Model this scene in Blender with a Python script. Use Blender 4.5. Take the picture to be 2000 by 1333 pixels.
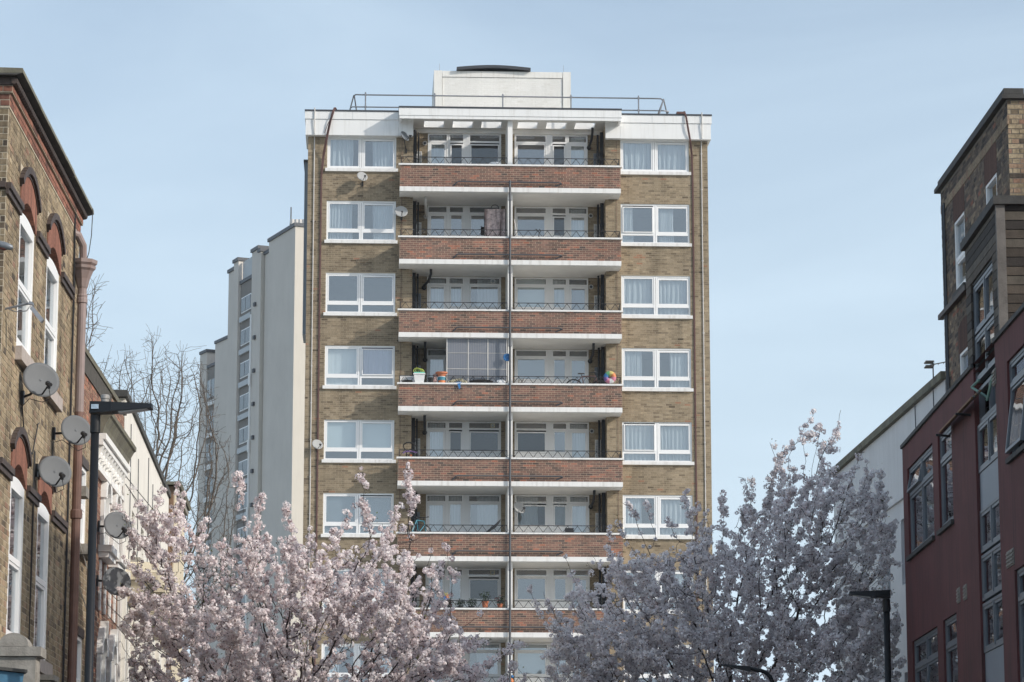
import bpy, math, random
import numpy as np
from mathutils import Vector, Matrix

for o in list(bpy.data.objects):
    bpy.data.objects.remove(o)
SC = bpy.context.scene
COL = SC.collection
R = random.Random(7)
NR = np.random.default_rng(11)

# ------------------------------------------------------------------ camera, sky, sun, exposure
cam = bpy.data.cameras.new('camera')
cam.sensor_width = 36.0
cam.lens = 5800 / 2000 * 36
cam.clip_start = 0.5
cam.clip_end = 6000
camo = bpy.data.objects.new('camera', cam)
COL.objects.link(camo)
camo.location = (0, 0, 1.6)
camo.rotation_euler = (math.radians(90 + 10.5815), 0, 0)
SC.camera = camo

SUN = Vector((1.896, -0.93, 1.12)).normalized()
SUN_EL = math.asin(SUN.z)
SUN_ROT = math.atan2(SUN.x, SUN.y)
world = bpy.data.worlds.new('World')
SC.world = world
world.use_nodes = True
wn = world.node_tree
wn.nodes.clear()
sky = wn.nodes.new('ShaderNodeTexSky')
sky.sky_type = 'NISHITA'
sky.sun_disc = False
sky.sun_elevation = SUN_EL
sky.sun_rotation = SUN_ROT
sky.air_density = 1.0
sky.dust_density = 3.0
sky.ozone_density = 1.2
SKYS = 0.168
# thin high veil of cirrus mixed over the clear sky
tc = wn.nodes.new('ShaderNodeTexCoord')
mp = wn.nodes.new('ShaderNodeMapping')
mp.inputs['Scale'].default_value = (1.0, 1.0, 3.2)
mp.inputs['Rotation'].default_value = (0.0, 0.25, 0.4)
nz = wn.nodes.new('ShaderNodeTexNoise')
nz.inputs['Scale'].default_value = 2.6
nz.inputs['Detail'].default_value = 7
nz.inputs['Roughness'].default_value = 0.55
nz.inputs['Distortion'].default_value = 0.6
cr = wn.nodes.new('ShaderNodeMapRange')
cr.inputs['From Min'].default_value = 0.35
cr.inputs['From Max'].default_value = 0.75
cr.inputs['To Min'].default_value = 0.22
cr.inputs['To Max'].default_value = 0.62
mx = wn.nodes.new('ShaderNodeMix')
mx.data_type = 'RGBA'
mx.inputs['B'].default_value = (4.45, 5.45, 6.3, 1)
bg = wn.nodes.new('ShaderNodeBackground')
bg.inputs['Strength'].default_value = SKYS
wo = wn.nodes.new('ShaderNodeOutputWorld')
L = wn.links.new
L(tc.outputs['Generated'], mp.inputs['Vector'])
L(mp.outputs['Vector'], nz.inputs['Vector'])
L(nz.outputs['Fac'], cr.inputs['Value'])
sx = wn.nodes.new('ShaderNodeSeparateXYZ')
el = wn.nodes.new('ShaderNodeMapRange')
el.inputs['From Min'].default_value = 0.0
el.inputs['From Max'].default_value = 0.36
el.inputs['To Min'].default_value = 0.62
el.inputs['To Max'].default_value = 0.0
ad = wn.nodes.new('ShaderNodeMath')
ad.operation = 'ADD'
ad.use_clamp = True
L(tc.outputs['Generated'], sx.inputs['Vector'])
L(sx.outputs['Z'], el.inputs['Value'])
L(cr.outputs['Result'], ad.inputs[0])
L(el.outputs['Result'], ad.inputs[1])
L(ad.outputs['Value'], mx.inputs['Factor'])
L(sky.outputs['Color'], mx.inputs['A'])
L(mx.outputs['Result'], bg.inputs['Color'])
L(bg.outputs['Background'], wo.inputs['Surface'])

sl = bpy.data.lights.new('sun', 'SUN')
sl.energy = 3.2
sl.angle = math.radians(0.6)
sl.color = (1.0, 0.93, 0.84)
slo = bpy.data.objects.new('sun', sl)
COL.objects.link(slo)
slo.location = (40, -40, 60)
slo.rotation_euler = (-SUN).to_track_quat('-Z', 'Y').to_euler()

SC.view_settings.view_transform = 'Standard'
SC.view_settings.look = 'None'
SC.view_settings.exposure = 0.0
SC.view_settings.gamma = 1.0
SC.view_settings.use_curve_mapping = False
SC.render.engine = 'CYCLES'
SC.cycles.max_bounces = 9
SC.cycles.diffuse_bounces = 6
SC.cycles.transparent_max_bounces = 12
SC.cycles.use_denoising = True

# ------------------------------------------------------------------ materials
MATS = {}


def base(name):
    m = bpy.data.materials.new(name)
    m.use_nodes = True
    nt = m.node_tree
    b = nt.nodes['Principled BSDF']
    return m, nt, b


def mat(name, col, rough=0.7, var=0.12, scale=2.0, bump=0.0, metal=0.0, spec=0.4, streak=0.0, stain=None):
    """plain surface with low frequency mottling, fine grain and optional vertical weather streaks"""
    if name in MATS:
        return MATS[name]
    m, nt, b = base(name)
    N, K = nt.nodes, nt.links.new
    t = N.new('ShaderNodeTexCoord')
    n1 = N.new('ShaderNodeTexNoise')
    n1.inputs['Scale'].default_value = scale
    n1.inputs['Detail'].default_value = 6
    n1.inputs['Roughness'].default_value = 0.65
    K(t.outputs['Object'], n1.inputs['Vector'])
    r1 = N.new('ShaderNodeMapRange')
    r1.inputs['From Min'].default_value = 0.3
    r1.inputs['From Max'].default_value = 0.7
    r1.inputs['To Min'].default_value = 1 - var
    r1.inputs['To Max'].default_value = 1 + var
    K(n1.outputs['Fac'], r1.inputs['Value'])
    mul = N.new('ShaderNodeMix')
    mul.data_type = 'RGBA'
    mul.blend_type = 'MULTIPLY'
    mul.inputs['Factor'].default_value = 1
    mul.inputs['A'].default_value = (*col, 1)
    K(r1.outputs['Result'], mul.inputs['B'])
    out = mul.outputs['Result']
    if streak > 0:
        mp = N.new('ShaderNodeMapping')
        mp.inputs['Scale'].default_value = (5.0, 5.0, 0.35)
        K(t.outputs['Object'], mp.inputs['Vector'])
        n2 = N.new('ShaderNodeTexNoise')
        n2.inputs['Scale'].default_value = 1.6
        n2.inputs['Detail'].default_value = 5
        K(mp.outputs['Vector'], n2.inputs['Vector'])
        r2 = N.new('ShaderNodeMapRange')
        r2.inputs['From Min'].default_value = 0.5
        r2.inputs['From Max'].default_value = 0.72
        r2.inputs['To Max'].default_value = streak
        K(n2.outputs['Fac'], r2.inputs['Value'])
        mm = N.new('ShaderNodeMix')
        mm.data_type = 'RGBA'
        s = stain or tuple(c * 0.45 for c in col)
        mm.inputs['B'].default_value = (*s, 1)
        K(r2.outputs['Result'], mm.inputs['Factor'])
        K(out, mm.inputs['A'])
        out = mm.outputs['Result']
    K(out, b.inputs['Base Color'])
    b.inputs['Roughness'].default_value = rough
    b.inputs['Metallic'].default_value = metal
    b.inputs['Specular IOR Level'].default_value = spec
    if bump:
        n3 = N.new('ShaderNodeTexNoise')
        n3.inputs['Scale'].default_value = 45
        n3.inputs['Detail'].default_value = 4
        K(t.outputs['Object'], n3.inputs['Vector'])
        bp = N.new('ShaderNodeBump')
        bp.inputs['Strength'].default_value = bump
        bp.inputs['Distance'].default_value = 0.01
        K(n3.outputs['Fac'], bp.inputs['Height'])
        K(bp.outputs['Normal'], b.inputs['Normal'])
    MATS[name] = m
    return m


def tone_mat(name, ramp, rough=0.85, grain=0.18, patch=0.15, transl=0.0, weather=0.0):
    """colour from a per-piece 'tone' value on the mesh: bricks, petals, leaves"""
    m, nt, b = base(name)
    N, K = nt.nodes, nt.links.new
    a = N.new('ShaderNodeAttribute')
    a.attribute_name = 'tone'
    cr = N.new('ShaderNodeValToRGB')
    e = cr.color_ramp.elements
    while len(e) > 1:
        e.remove(e[-1])
    e[0].position = ramp[0][0]
    e[0].color = (*ramp[0][1], 1)
    for p, c in ramp[1:]:
        x = e.new(p)
        x.color = (*c, 1)
    K(a.outputs['Fac'], cr.inputs['Fac'])
    g = N.new('ShaderNodeNewGeometry')
    n1 = N.new('ShaderNodeTexNoise')
    n1.inputs['Scale'].default_value = 28
    n1.inputs['Detail'].default_value = 5
    K(g.outputs['Position'], n1.inputs['Vector'])
    n2 = N.new('ShaderNodeTexNoise')
    n2.inputs['Scale'].default_value = 0.55
    n2.inputs['Detail'].default_value = 4
    K(g.outputs['Position'], n2.inputs['Vector'])
    r1 = N.new('ShaderNodeMapRange')
    r1.inputs['From Min'].default_value = 0.3
    r1.inputs['From Max'].default_value = 0.7
    r1.inputs['To Min'].default_value = 1 - grain
    r1.inputs['To Max'].default_value = 1 + grain
    K(n1.outputs['Fac'], r1.inputs['Value'])
    r2 = N.new('ShaderNodeMapRange')
    r2.inputs['From Min'].default_value = 0.3
    r2.inputs['From Max'].default_value = 0.7
    r2.inputs['To Min'].default_value = 1 - patch
    r2.inputs['To Max'].default_value = 1 + patch
    K(n2.outputs['Fac'], r2.inputs['Value'])
    mu0 = N.new('ShaderNodeMath')
    mu0.operation = 'MULTIPLY'
    K(r1.outputs['Result'], mu0.inputs[0])
    K(r2.outputs['Result'], mu0.inputs[1])
    mp = N.new('ShaderNodeMapping')
    mp.inputs['Scale'].default_value = (3.2, 3.2, .22)
    K(g.outputs['Position'], mp.inputs['Vector'])
    n3 = N.new('ShaderNodeTexNoise')
    n3.inputs['Scale'].default_value = 1.0
    n3.inputs['Detail'].default_value = 5
    K(mp.outputs['Vector'], n3.inputs['Vector'])
    r3 = N.new('ShaderNodeMapRange')
    r3.inputs['From Min'].default_value = 0.48
    r3.inputs['From Max'].default_value = 0.70
    r3.inputs['To Min'].default_value = 1.0
    r3.inputs['To Max'].default_value = 1 - weather
    K(n3.outputs['Fac'], r3.inputs['Value'])
    mu = N.new('ShaderNodeMath')
    mu.operation = 'MULTIPLY'
    K(mu0.outputs['Value'], mu.inputs[0])
    K(r3.outputs['Result'], mu.inputs[1])
    mix = N.new('ShaderNodeMix')
    mix.data_type = 'RGBA'
    mix.blend_type = 'MULTIPLY'
    mix.inputs['Factor'].default_value = 1
    K(cr.outputs['Color'], mix.inputs['A'])
    K(mu.outputs['Value'], mix.inputs['B'])
    K(mix.outputs['Result'], b.inputs['Base Color'])
    b.inputs['Roughness'].default_value = rough
    b.inputs['Specular IOR Level'].default_value = 0.25
    if transl:
        o = N['Material Output']
        tr = N.new('ShaderNodeBsdfTranslucent')
        K(mix.outputs['Result'], tr.inputs['Color'])
        ms = N.new('ShaderNodeMixShader')
        ms.inputs['Fac'].default_value = transl
        K(b.outputs['BSDF'], ms.inputs[1])
        K(tr.outputs['BSDF'], ms.inputs[2])
        K(ms.outputs['Shader'], o.inputs['Surface'])
    MATS[name] = m
    return m


def glass_mat(name, ior, tint):
    m, nt, b = base(name)
    N, K = nt.nodes, nt.links.new
    N.remove(b)
    fr = N.new('ShaderNodeFresnel')
    fr.inputs['IOR'].default_value = ior
    tr = N.new('ShaderNodeBsdfTransparent')
    tr.inputs['Color'].default_value = (*tint, 1)
    gl = N.new('ShaderNodeBsdfGlossy')
    gl.inputs['Roughness'].default_value = 0.015
    gl.inputs['Color'].default_value = (0.95, 0.97, 1, 1)
    t = N.new('ShaderNodeTexCoord')
    nn = N.new('ShaderNodeTexNoise')
    nn.inputs['Scale'].default_value = 1.1
    nn.inputs['Detail'].default_value = 1
    K(t.outputs['Object'], nn.inputs['Vector'])
    bp = N.new('ShaderNodeBump')
    bp.inputs['Strength'].default_value = 0.10
    bp.inputs['Distance'].default_value = 0.05
    K(nn.outputs['Fac'], bp.inputs['Height'])
    K(bp.outputs['Normal'], gl.inputs['Normal'])
    ms = N.new('ShaderNodeMixShader')
    ge = N.new('ShaderNodeNewGeometry')
    inv = N.new('ShaderNodeMath')
    inv.operation = 'SUBTRACT'
    inv.inputs[0].default_value = 1
    K(ge.outputs['Backfacing'], inv.inputs[1])
    mu = N.new('ShaderNodeMath')
    mu.operation = 'MULTIPLY'
    K(fr.outputs['Fac'], mu.inputs[0])
    K(inv.outputs['Value'], mu.inputs[1])
    K(mu.outputs['Value'], ms.inputs['Fac'])
    K(tr.outputs['BSDF'], ms.inputs[1])
    K(gl.outputs['BSDF'], ms.inputs[2])
    K(ms.outputs['Shader'], N['Material Output'].inputs['Surface'])
    MATS[name] = m
    return m


def sheer_mat(name, col, alpha):
    """thin fabric or netting that lets part of the light through"""
    m, nt, b = base(name)
    N, K = nt.nodes, nt.links.new
    N.remove(b)
    d = N.new('ShaderNodeBsdfDiffuse')
    d.inputs['Color'].default_value = (*col, 1)
    tl = N.new('ShaderNodeBsdfTranslucent')
    tl.inputs['Color'].default_value = (*col, 1)
    m1 = N.new('ShaderNodeMixShader')
    m1.inputs['Fac'].default_value = 0.3
    K(d.outputs['BSDF'], m1.inputs[1])
    K(tl.outputs['BSDF'], m1.inputs[2])
    tr = N.new('ShaderNodeBsdfTransparent')
    m2 = N.new('ShaderNodeMixShader')
    m2.inputs['Fac'].default_value = alpha
    K(tr.outputs['BSDF'], m2.inputs[1])
    K(m1.outputs['Shader'], m2.inputs[2])
    K(m2.outputs['Shader'], N['Material Output'].inputs['Surface'])
    MATS[name] = m
    return m


BUFF = tone_mat('buff_brick', [(0, (.10, .075, .05)), (.18, (.19, .15, .105)), (.5, (.285, .228, .155)), (.8, (.345, .28, .198)), (.94, (.38, .305, .21)), (1, (.34, .20, .13))], patch=.14, weather=.30)
REDB = tone_mat('red_brick', [(0, (.10, .075, .068)), (.25, (.165, .108, .09)), (.55, (.225, .13, .102)), (.85, (.28, .16, .125)), (1, (.36, .155, .105))], patch=.12, weather=.28)
STOCK = tone_mat('stock_brick', [(0, (.08, .065, .052)), (.2, (.16, .125, .09)), (.5, (.29, .23, .15)), (.8, (.37, .30, .205)), (1, (.28, .17, .12))], grain=.28, patch=.25, weather=.45)
SOOT = tone_mat('sooty_brick', [(0, (.05, .042, .038)), (.3, (.10, .078, .065)), (.6, (.18, .138, .10)), (.85, (.29, .23, .16)), (1, (.22, .10, .07))], grain=.35, patch=.35)
ORNG = tone_mat('rubbed_red_brick', [(0, (.11, .06, .048)), (.5, (.225, .105, .076)), (1, (.32, .15, .105))], grain=.25, patch=.2)
BROWNB = tone_mat('brown_red_brick', [(0, (.10, .06, .05)), (.4, (.22, .12, .09)), (.8, (.32, .19, .13)), (1, (.40, .14, .09))], grain=.25)
M_mortar_b = mat('buff_mortar', (.37, .315, .235), .95, .15, 1.2, .3)
M_mortar_r = mat('red_wall_mortar', (.50, .40, .30), .95, .12, 1.2, .3)
M_mortar_d = mat('old_mortar', (.46, .405, .315), .95, .25, 1.5, .4)
M_mortar_s = mat('sooty_mortar', (.17, .155, .135), .95, .3, 1.5, .4)
M_white = mat('white_paint', (.80, .80, .79), .55, .03, 1.5, .05, streak=.12, stain=(.5, .49, .46))
M_fascia = mat('white_fascia_panel', (.80, .81, .81), .4, .03, .8, streak=.4, stain=(.58, .57, .54))
M_slab = mat('painted_concrete_edge', (.78, .78, .77), .7, .04, 2, .1, streak=.45, stain=(.48, .46, .43))
M_soffit = mat('painted_soffit', (.74, .73, .70), .8, .06, 2, .05)
M_upvc = mat('white_upvc', (.85, .86, .865), .32, .02, 2, spec=.5)
M_dark = mat('dark_flashing', (.055, .06, .07), .5, .1, 3)
M_black = mat('black_iron', (.02, .021, .024), .5, .15, 6)
M_steel = mat('galvanised_steel', (.28, .29, .31), .45, .12, 8, metal=.6)
M_greypipe = mat('grey_pipe', (.075, .083, .095), .5, .15, 6)
M_brownpipe = mat('brown_cable', (.12, .065, .06), .7, .2, 8)
M_conduit = mat('pale_conduit', (.55, .54, .52), .5, .1, 8)
M_curtain = mat('white_curtain', (.78, .78, .76), .9, .05, 1.5)
M_sheer = sheer_mat('sheer_curtain', (.88, .89, .89), .93)
M_lilac = mat('lilac_blind', (.42, .40, .52), .9, .05, 1)
M_greyblind = mat('grey_blind', (.33, .37, .40), .8, .05, 1)
M_paleblind = mat('pale_blind', (.66, .70, .69), .8, .04, 1)
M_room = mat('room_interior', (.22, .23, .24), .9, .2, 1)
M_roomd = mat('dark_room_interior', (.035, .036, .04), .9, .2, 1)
M_conc_a = mat('shade_side_concrete', (.64, .60, .55), .85, .05, .35, .05, streak=.12)  # paler copy, lightens the tower's shaded faces through the colour
M_conc_w = mat('lit_side_concrete', (.56, .53, .475), .85, .04, .35, .05, streak=.1)  # copy of the same concrete for the sunlit end faces
M_conc_d = mat('dark_grey_panel', (.24, .225, .21), .85, .1, .5)
M_red = mat('dark_red_render', (.115, .036, .036), .8, .22, .9, .3, streak=.85, stain=(.055, .025, .026))
M_coping = mat('lichened_coping', (.15, .145, .115), .95, .3, 4, .5, streak=.4, stain=(.2, .19, .10))
M_darkcop = mat('dark_slate_coping', (.06, .06, .058), .8, .3, 5, .4)
M_stucco = mat('white_stucco', (.72, .70, .65), .85, .07, 1.2, .2, streak=.45, stain=(.45, .42, .36))
M_bluewhite = mat('weathered_white_render', (.62, .63, .64), .85, .06, 1.0, .2, streak=.35, stain=(.50, .50, .50))
M_cream = mat('cream_stucco', (.60, .53, .40), .85, .06, 1.2, .2, streak=.3)
M_terraw = mat('glossy_white_trim', (.78, .78, .76), .5, .04, 3)
M_stone = mat('weathered_stone', (.28, .265, .24), .9, .3, 5, .5, streak=.5)
M_sill = mat('pinkish_stone_sill', (.42, .37, .34), .9, .15, 8, .4)
M_bull = mat('dark_bullnose_brick', (.065, .048, .042), .6, .35, 9, .3)
M_hopper = mat('mauve_painted_iron', (.27, .215, .205), .55, .12, 4, streak=.3, stain=(.22, .12, .08))
M_rustpipe = mat('brown_painted_iron', (.17, .095, .075), .55, .2, 4, streak=.5, stain=(.09, .05, .04))
M_grey = mat('grey_aluminium', (.16, .18, .205), .4, .06, 3, metal=.2)
M_spandrel = mat('grey_panel', (.21, .245, .29), .45, .06, 2)
M_timber = mat('weathered_timber', (.062, .055, .05), .85, .35, 3, .5)
M_timber2 = mat('pale_weathered_timber', (.15, .14, .13), .85, .25, 5, .5)
M_ply = mat('brown_plywood', (.19, .10, .045), .7, .2, 3)
M_mint = mat('mint_green_metal', (.20, .36, .31), .5, .1, 4)
M_dish = mat('grey_dish', (.15, .16, .17), .6, .06, 5, spec=.2)
M_dishb = mat('dish_black_arm', (.03, .03, .033), .45, .1, 5)
M_dishw = mat('pale_dish', (.36, .37, .375), .6, .06, 5, spec=.2)
M_lampm = mat('charcoal_powder_coat', (.013, .015, .018), .45, .06, 4, spec=.3)
M_lens = mat('led_lens', (.42, .43, .43), .2, .1, 30, spec=.6)
M_label = mat('pale_blue_sticker', (.35, .45, .55), .5, .2, 30)
M_clear = mat('ribbed_clear_cap', (.28, .27, .26), .25, .1, 30, spec=.7)
M_bark = mat('cherry_bark', (.055, .042, .040), .85, .3, 12, .4)
M_plane = mat('pale_twig_bark', (.115, .095, .078), .9, .25, 9, .3)
M_asphalt = mat('asphalt', (.05, .05, .052), .9, .25, 3, .4)
M_paving = mat('paving', (.22, .21, .20), .9, .2, 1.5, .3)
M_lead = mat('white_line_paint', (.7, .7, .68), .7, .15, 6)
M_ground = mat('far_ground', (.20, .20, .17), .95, .3, .05)
M_terra = mat('terracotta', (.48, .17, .09), .8, .12, 8)
M_leaf = mat('pot_plant_leaf', (.035, .06, .028), .7, .4, 12)
M_blue = mat('blue_plastic', (.04, .17, .40), .4, .1, 5)
M_bluep = mat('blue_sign_paint', (.035, .13, .22), .5, .2, 5)
M_teal = mat('teal_paint', (.05, .22, .30), .5, .15, 6)
M_orange = mat('orange_plastic', (.55, .19, .07), .5, .1, 6)
M_yellow = mat('yellow_plastic', (.58, .46, .16), .5, .1, 6)
M_pink = mat('pink_plastic', (.55, .20, .28), .5, .1, 6)
M_purple = mat('purple_plastic', (.18, .11, .30), .5, .1, 6)
M_green = mat('green_plastic', (.12, .34, .16), .5, .1, 6)
M_mintp = mat('mint_plastic', (.18, .55, .42), .5, .1, 6)
M_whitep = mat('white_plastic', (.72, .72, .72), .45, .05, 6)
M_ropec = mat('cream_rope', (.55, .50, .36), .9, .2, 14)
M_net = mat('black_netting', (.025, .023, .022), .9, .3, 14)
M_flower = mat('pink_petals', (.55, .10, .16), .7, .3, 14)
M_cloth = mat('patterned_cloth', (.36, .24, .22), .9, .5, 6)
M_greycloth = mat('grey_cloth', (.36, .40, .45), .9, .2, 8)
M_rubber = mat('black_rubber', (.018, .018, .02), .7, .1, 8)
GL = glass_mat('window_glass', 3.3, (.86, .90, .92))
GL2 = glass_mat('dark_window_glass', 2.1, (.80, .84, .86))
SCREEN = sheer_mat('mesh_screen', (.33, .36, .42), .80)


# ------------------------------------------------------------------ mesh builder
class MB:
    def __init__(self):
        self.v, self.f, self.m, self.t = [], [], [], []
        self.cuts = []

    def add(self, vs, fs, mi=0, tone=0.5):
        o = len(self.v)
        self.cuts.append((o, len(self.f)))
        self.v += [tuple(p) for p in vs]
        self.f += [tuple(i + o for i in f) for f in fs]
        self.m += [mi] * len(fs)
        self.t += [tone] * len(fs)

    def box(self, x0, x1, y0, y1, z0, z1, mi=0, tone=.5):
        vs = [(x0, y0, z0), (x1, y0, z0), (x1, y1, z0), (x0, y1, z0), (x0, y0, z1), (x1, y0, z1), (x1, y1, z1), (x0, y1, z1)]
        self.add(vs, [(0, 3, 2, 1), (4, 5, 6, 7), (0, 1, 5, 4), (1, 2, 6, 5), (2, 3, 7, 6), (3, 0, 4, 7)], mi, tone)
        return self

    def hexa(self, p, mi=0):
        """8 corners: bottom ring then top ring"""
        self.add(p, [(0, 3, 2, 1), (4, 5, 6, 7), (0, 1, 5, 4), (1, 2, 6, 5), (2, 3, 7, 6), (3, 0, 4, 7)], mi)
        return self

    def prism(self, pts, z0, z1, mi=0):
        n = len(pts)
        vs = [(x, y, z0) for x, y in pts] + [(x, y, z1) for x, y in pts]
        fs = [tuple(range(n))[::-1], tuple(range(n, 2 * n))] + [(i, (i + 1) % n, (i + 1) % n + n, i + n) for i in range(n)]
        self.add(vs, fs, mi)
        return self

    def tube(self, path, r, n=6, mi=0, cap=True):
        P = [Vector(p) for p in path]
        rs = r if isinstance(r, (list, tuple)) else [r] * len(P)
        rings = []
        up = None
        for i, p in enumerate(P):
            d = (P[min(i + 1, len(P) - 1)] - P[max(i - 1, 0)]).normalized()
            if up is None:
                up = Vector((0, 0, 1)) if abs(d.z) < .9 else Vector((0, 1, 0))
            a = d.cross(up)
            if a.length < 1e-4:
                a = d.cross(Vector((1, 0, 0)))
            a.normalize()
            b = a.cross(d).normalized()
            up = b
            rings.append([p + a * (math.cos(2 * math.pi * k / n) * rs[i]) + b * (math.sin(2 * math.pi * k / n) * rs[i]) for k in range(n)])
        vs = [q for rg in rings for q in rg]
        fs = []
        for i in range(len(P) - 1):
            for k in range(n):
                k2 = (k + 1) % n
                fs.append((i * n + k, i * n + k2, (i + 1) * n + k2, (i + 1) * n + k))
        if cap:
            fs.append(tuple(range(n))[::-1])
            fs.append(tuple(range((len(P) - 1) * n, len(P) * n)))
        self.add(vs, fs, mi)
        return self

    def lathe(self, c, prof, n=14, mi=0, axis=None):
        """prof: (radius, height) pairs about z, or about axis"""
        M = Matrix.Identity(3)
        if axis is not None:
            M = Vector(axis).to_track_quat('Z', 'Y').to_matrix()
        c = Vector(c)
        vs = []
        for r, h in prof:
            for k in range(n):
                a = 2 * math.pi * k / n
                vs.append(c + M @ Vector((r * math.cos(a), r * math.sin(a), h)))
        fs = []
        for i in range(len(prof) - 1):
            for k in range(n):
                k2 = (k + 1) % n
                fs.append((i * n + k, i * n + k2, (i + 1) * n + k2, (i + 1) * n + k))
        self.add(vs, fs, mi)
        return self

    def torus(self, c, R_, r, axis=(0, 0, 1), n=20, k=6, mi=0, a0=0, a1=2 * math.pi):
        M = Vector(axis).to_track_quat('Z', 'Y').to_matrix()
        c = Vector(c)
        full = abs(a1 - a0 - 2 * math.pi) < 1e-6
        m = n if full else n + 1
        vs = []
        for i in range(m):
            a = a0 + (a1 - a0) * i / n
            for j in range(k):
                b = 2 * math.pi * j / k
                vs.append(c + M @ Vector(((R_ + r * math.cos(b)) * math.cos(a), (R_ + r * math.cos(b)) * math.sin(a), r * math.sin(b))))
        fs = []
        for i in range(n):
            i2 = (i + 1) % m
            for j in range(k):
                j2 = (j + 1) % k
                fs.append((i * k + j, i * k + j2, i2 * k + j2, i2 * k + j))
        self.add(vs, fs, mi)
        return self

    def mesh(self, name, mats, smooth=False, tones=False):
        me = bpy.data.meshes.new(name)
        me.from_pydata(self.v, [], self.f)
        for m in (mats if isinstance(mats, (list, tuple)) else [mats]):
            me.materials.append(m)
        me.polygons.foreach_set('material_index', self.m)
        if tones:
            a = me.attributes.new('tone', 'FLOAT', 'FACE')
            a.data.foreach_set('value', self.t)
        if smooth:
            me.polygons.foreach_set('use_smooth', [True] * len(me.polygons))
        me.update()
        return me

    def parts(self, name, mats, parent):
        # every piece added becomes a part of its own
        i = 0
        cuts = self.cuts + [(len(self.v), len(self.f))]
        for (v0, f0), (v1, f1) in zip(cuts[:-1], cuts[1:]):
            p = MB()
            p.v = self.v[v0:v1]
            p.f = [tuple(k - v0 for k in f) for f in self.f[f0:f1]]
            p.m = self.m[f0:f1]
            p.t = self.t[f0:f1]
            p.build(name, mats, parent)

    def build(self, name, mats, parent=None, smooth=False, tones=False, kind=None):
        o = bpy.data.objects.new(name, self.mesh(name, mats, smooth, tones))
        COL.objects.link(o)
        if parent is not None:
            o.parent = parent
        if kind:
            o['kind'] = kind
        return o


def tag(o, label=None, cat=None, group=None, kind=None):
    if label:
        o['label'] = label
    if cat:
        o['category'] = cat
    if group:
        o['group'] = group
    if kind:
        o['kind'] = kind
    return o


def empty(name, loc=(0, 0, 0), rz=0, label=None, cat=None, group=None):
    o = bpy.data.objects.new(name, None)
    o.empty_display_size = .3
    o.location = loc
    o.rotation_euler = (0, 0, rz)
    COL.objects.link(o)
    return tag(o, label, cat, group)


def link_mesh(name, me, parent, loc=(0, 0, 0), rot=(0, 0, 0), scale=(1, 1, 1)):
    o = bpy.data.objects.new(name, me)
    o.location = loc
    o.rotation_euler = rot
    o.scale = scale
    o.parent = parent
    COL.objects.link(o)
    return o


# facade made of cells with openings left out, and reveals into each opening
def facade(mb, x0, x1, z0, z1, holes, y=0.0, depth=.12, mi=0, mr=None, o=(0, 0), d=(1, 0), n=(0, -1)):
    def P(u, w, z):
        return (o[0] + d[0] * u - n[0] * w, o[1] + d[1] * u - n[1] * w, z)
    xs = sorted({x0, x1, *[max(x0, min(x1, v)) for h in holes for v in h[:2]]})
    zs = sorted({z0, z1, *[max(z0, min(z1, v)) for h in holes for v in h[2:4]]})
    for i in range(len(xs) - 1):
        for j in range(len(zs) - 1):
            cx, cz = (xs[i] + xs[i + 1]) / 2, (zs[j] + zs[j + 1]) / 2
            if xs[i + 1] - xs[i] < 1e-5 or zs[j + 1] - zs[j] < 1e-5:
                continue
            if any(h[0] < cx < h[1] and h[2] < cz < h[3] for h in holes):
                continue
            mb.add([P(xs[i], y, zs[j]), P(xs[i + 1], y, zs[j]), P(xs[i + 1], y, zs[j + 1]), P(xs[i], y, zs[j + 1])], [(0, 1, 2, 3)], mi)
    mr = mi if mr is None else mr
    for h in holes:
        a, b, c, e = h[:4]
        yb = y + depth
        mb.add([P(a, y, c), P(a, yb, c), P(a, yb, e), P(a, y, e)], [(0, 1, 2, 3)], mr)
        mb.add([P(b, y, c), P(b, y, e), P(b, yb, e), P(b, yb, c)], [(0, 1, 2, 3)], mr)
        mb.add([P(a, y, e), P(a, yb, e), P(b, yb, e), P(b, y, e)], [(0, 1, 2, 3)], mr)
        mb.add([P(a, y, c), P(b, y, c), P(b, yb, c), P(a, yb, c)], [(0, 1, 2, 3)], mr)
    return mb


# bricks: list of dicts in the building's own coordinates
def brick_field(out, o, d, n, x0, x1, z0, z1, holes, mi, lb=.225, ch=.075, proud=.007, bond='stretch', tone=(.5, .18), red=0.008):
    zc = z0
    row = int(round(z0 / ch))
    while zc < z1 - .01:
        za, zb = zc + .006, min(zc + ch - .006, z1)
        zm = (za + zb) / 2
        iv = [(x0, x1)]
        for h in holes:
            if h[2] < zm < h[3]:
                nv = []
                for a, b in iv:
                    if h[1] <= a or h[0] >= b:
                        nv.append((a, b))
                    else:
                        if h[0] > a:
                            nv.append((a, h[0]))
                        if h[1] < b:
                            nv.append((h[1], b))
                iv = nv
        for a, b in iv:
            if bond == 'stretch':
                off = (row % 2) * lb / 2
                x = math.floor((a - off) / lb) * lb + off
                k = 0
                seq = [lb]
            else:
                unit = lb * 1.5
                off = (row % 2) * lb * .75
                x = math.floor((a - off) / unit) * unit + off
                seq = [lb, lb / 2]
                k = 0
            while x < b:
                ln = seq[k % len(seq)]
                xa, xb = max(a, x) + .006, min(b, x + ln) - .006
                if xb - xa > .03:
                    t = R.gauss(*tone)
                    if R.random() < red:
                        t = 1.0
                    t = min(max(t, 0), .93 if t != 1.0 else 1)
                    out.append(((o[0] + d[0] * (xa + xb) / 2, o[1] + d[1] * (xa + xb) / 2, zm), d, n, xb - xa, zb - za, t, mi, min(proud, .0045) * R.uniform(.5, 1.4)))
                x += ln
                k += 1
        zc += ch
        row += 1
    return out


_unit = {}


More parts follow.
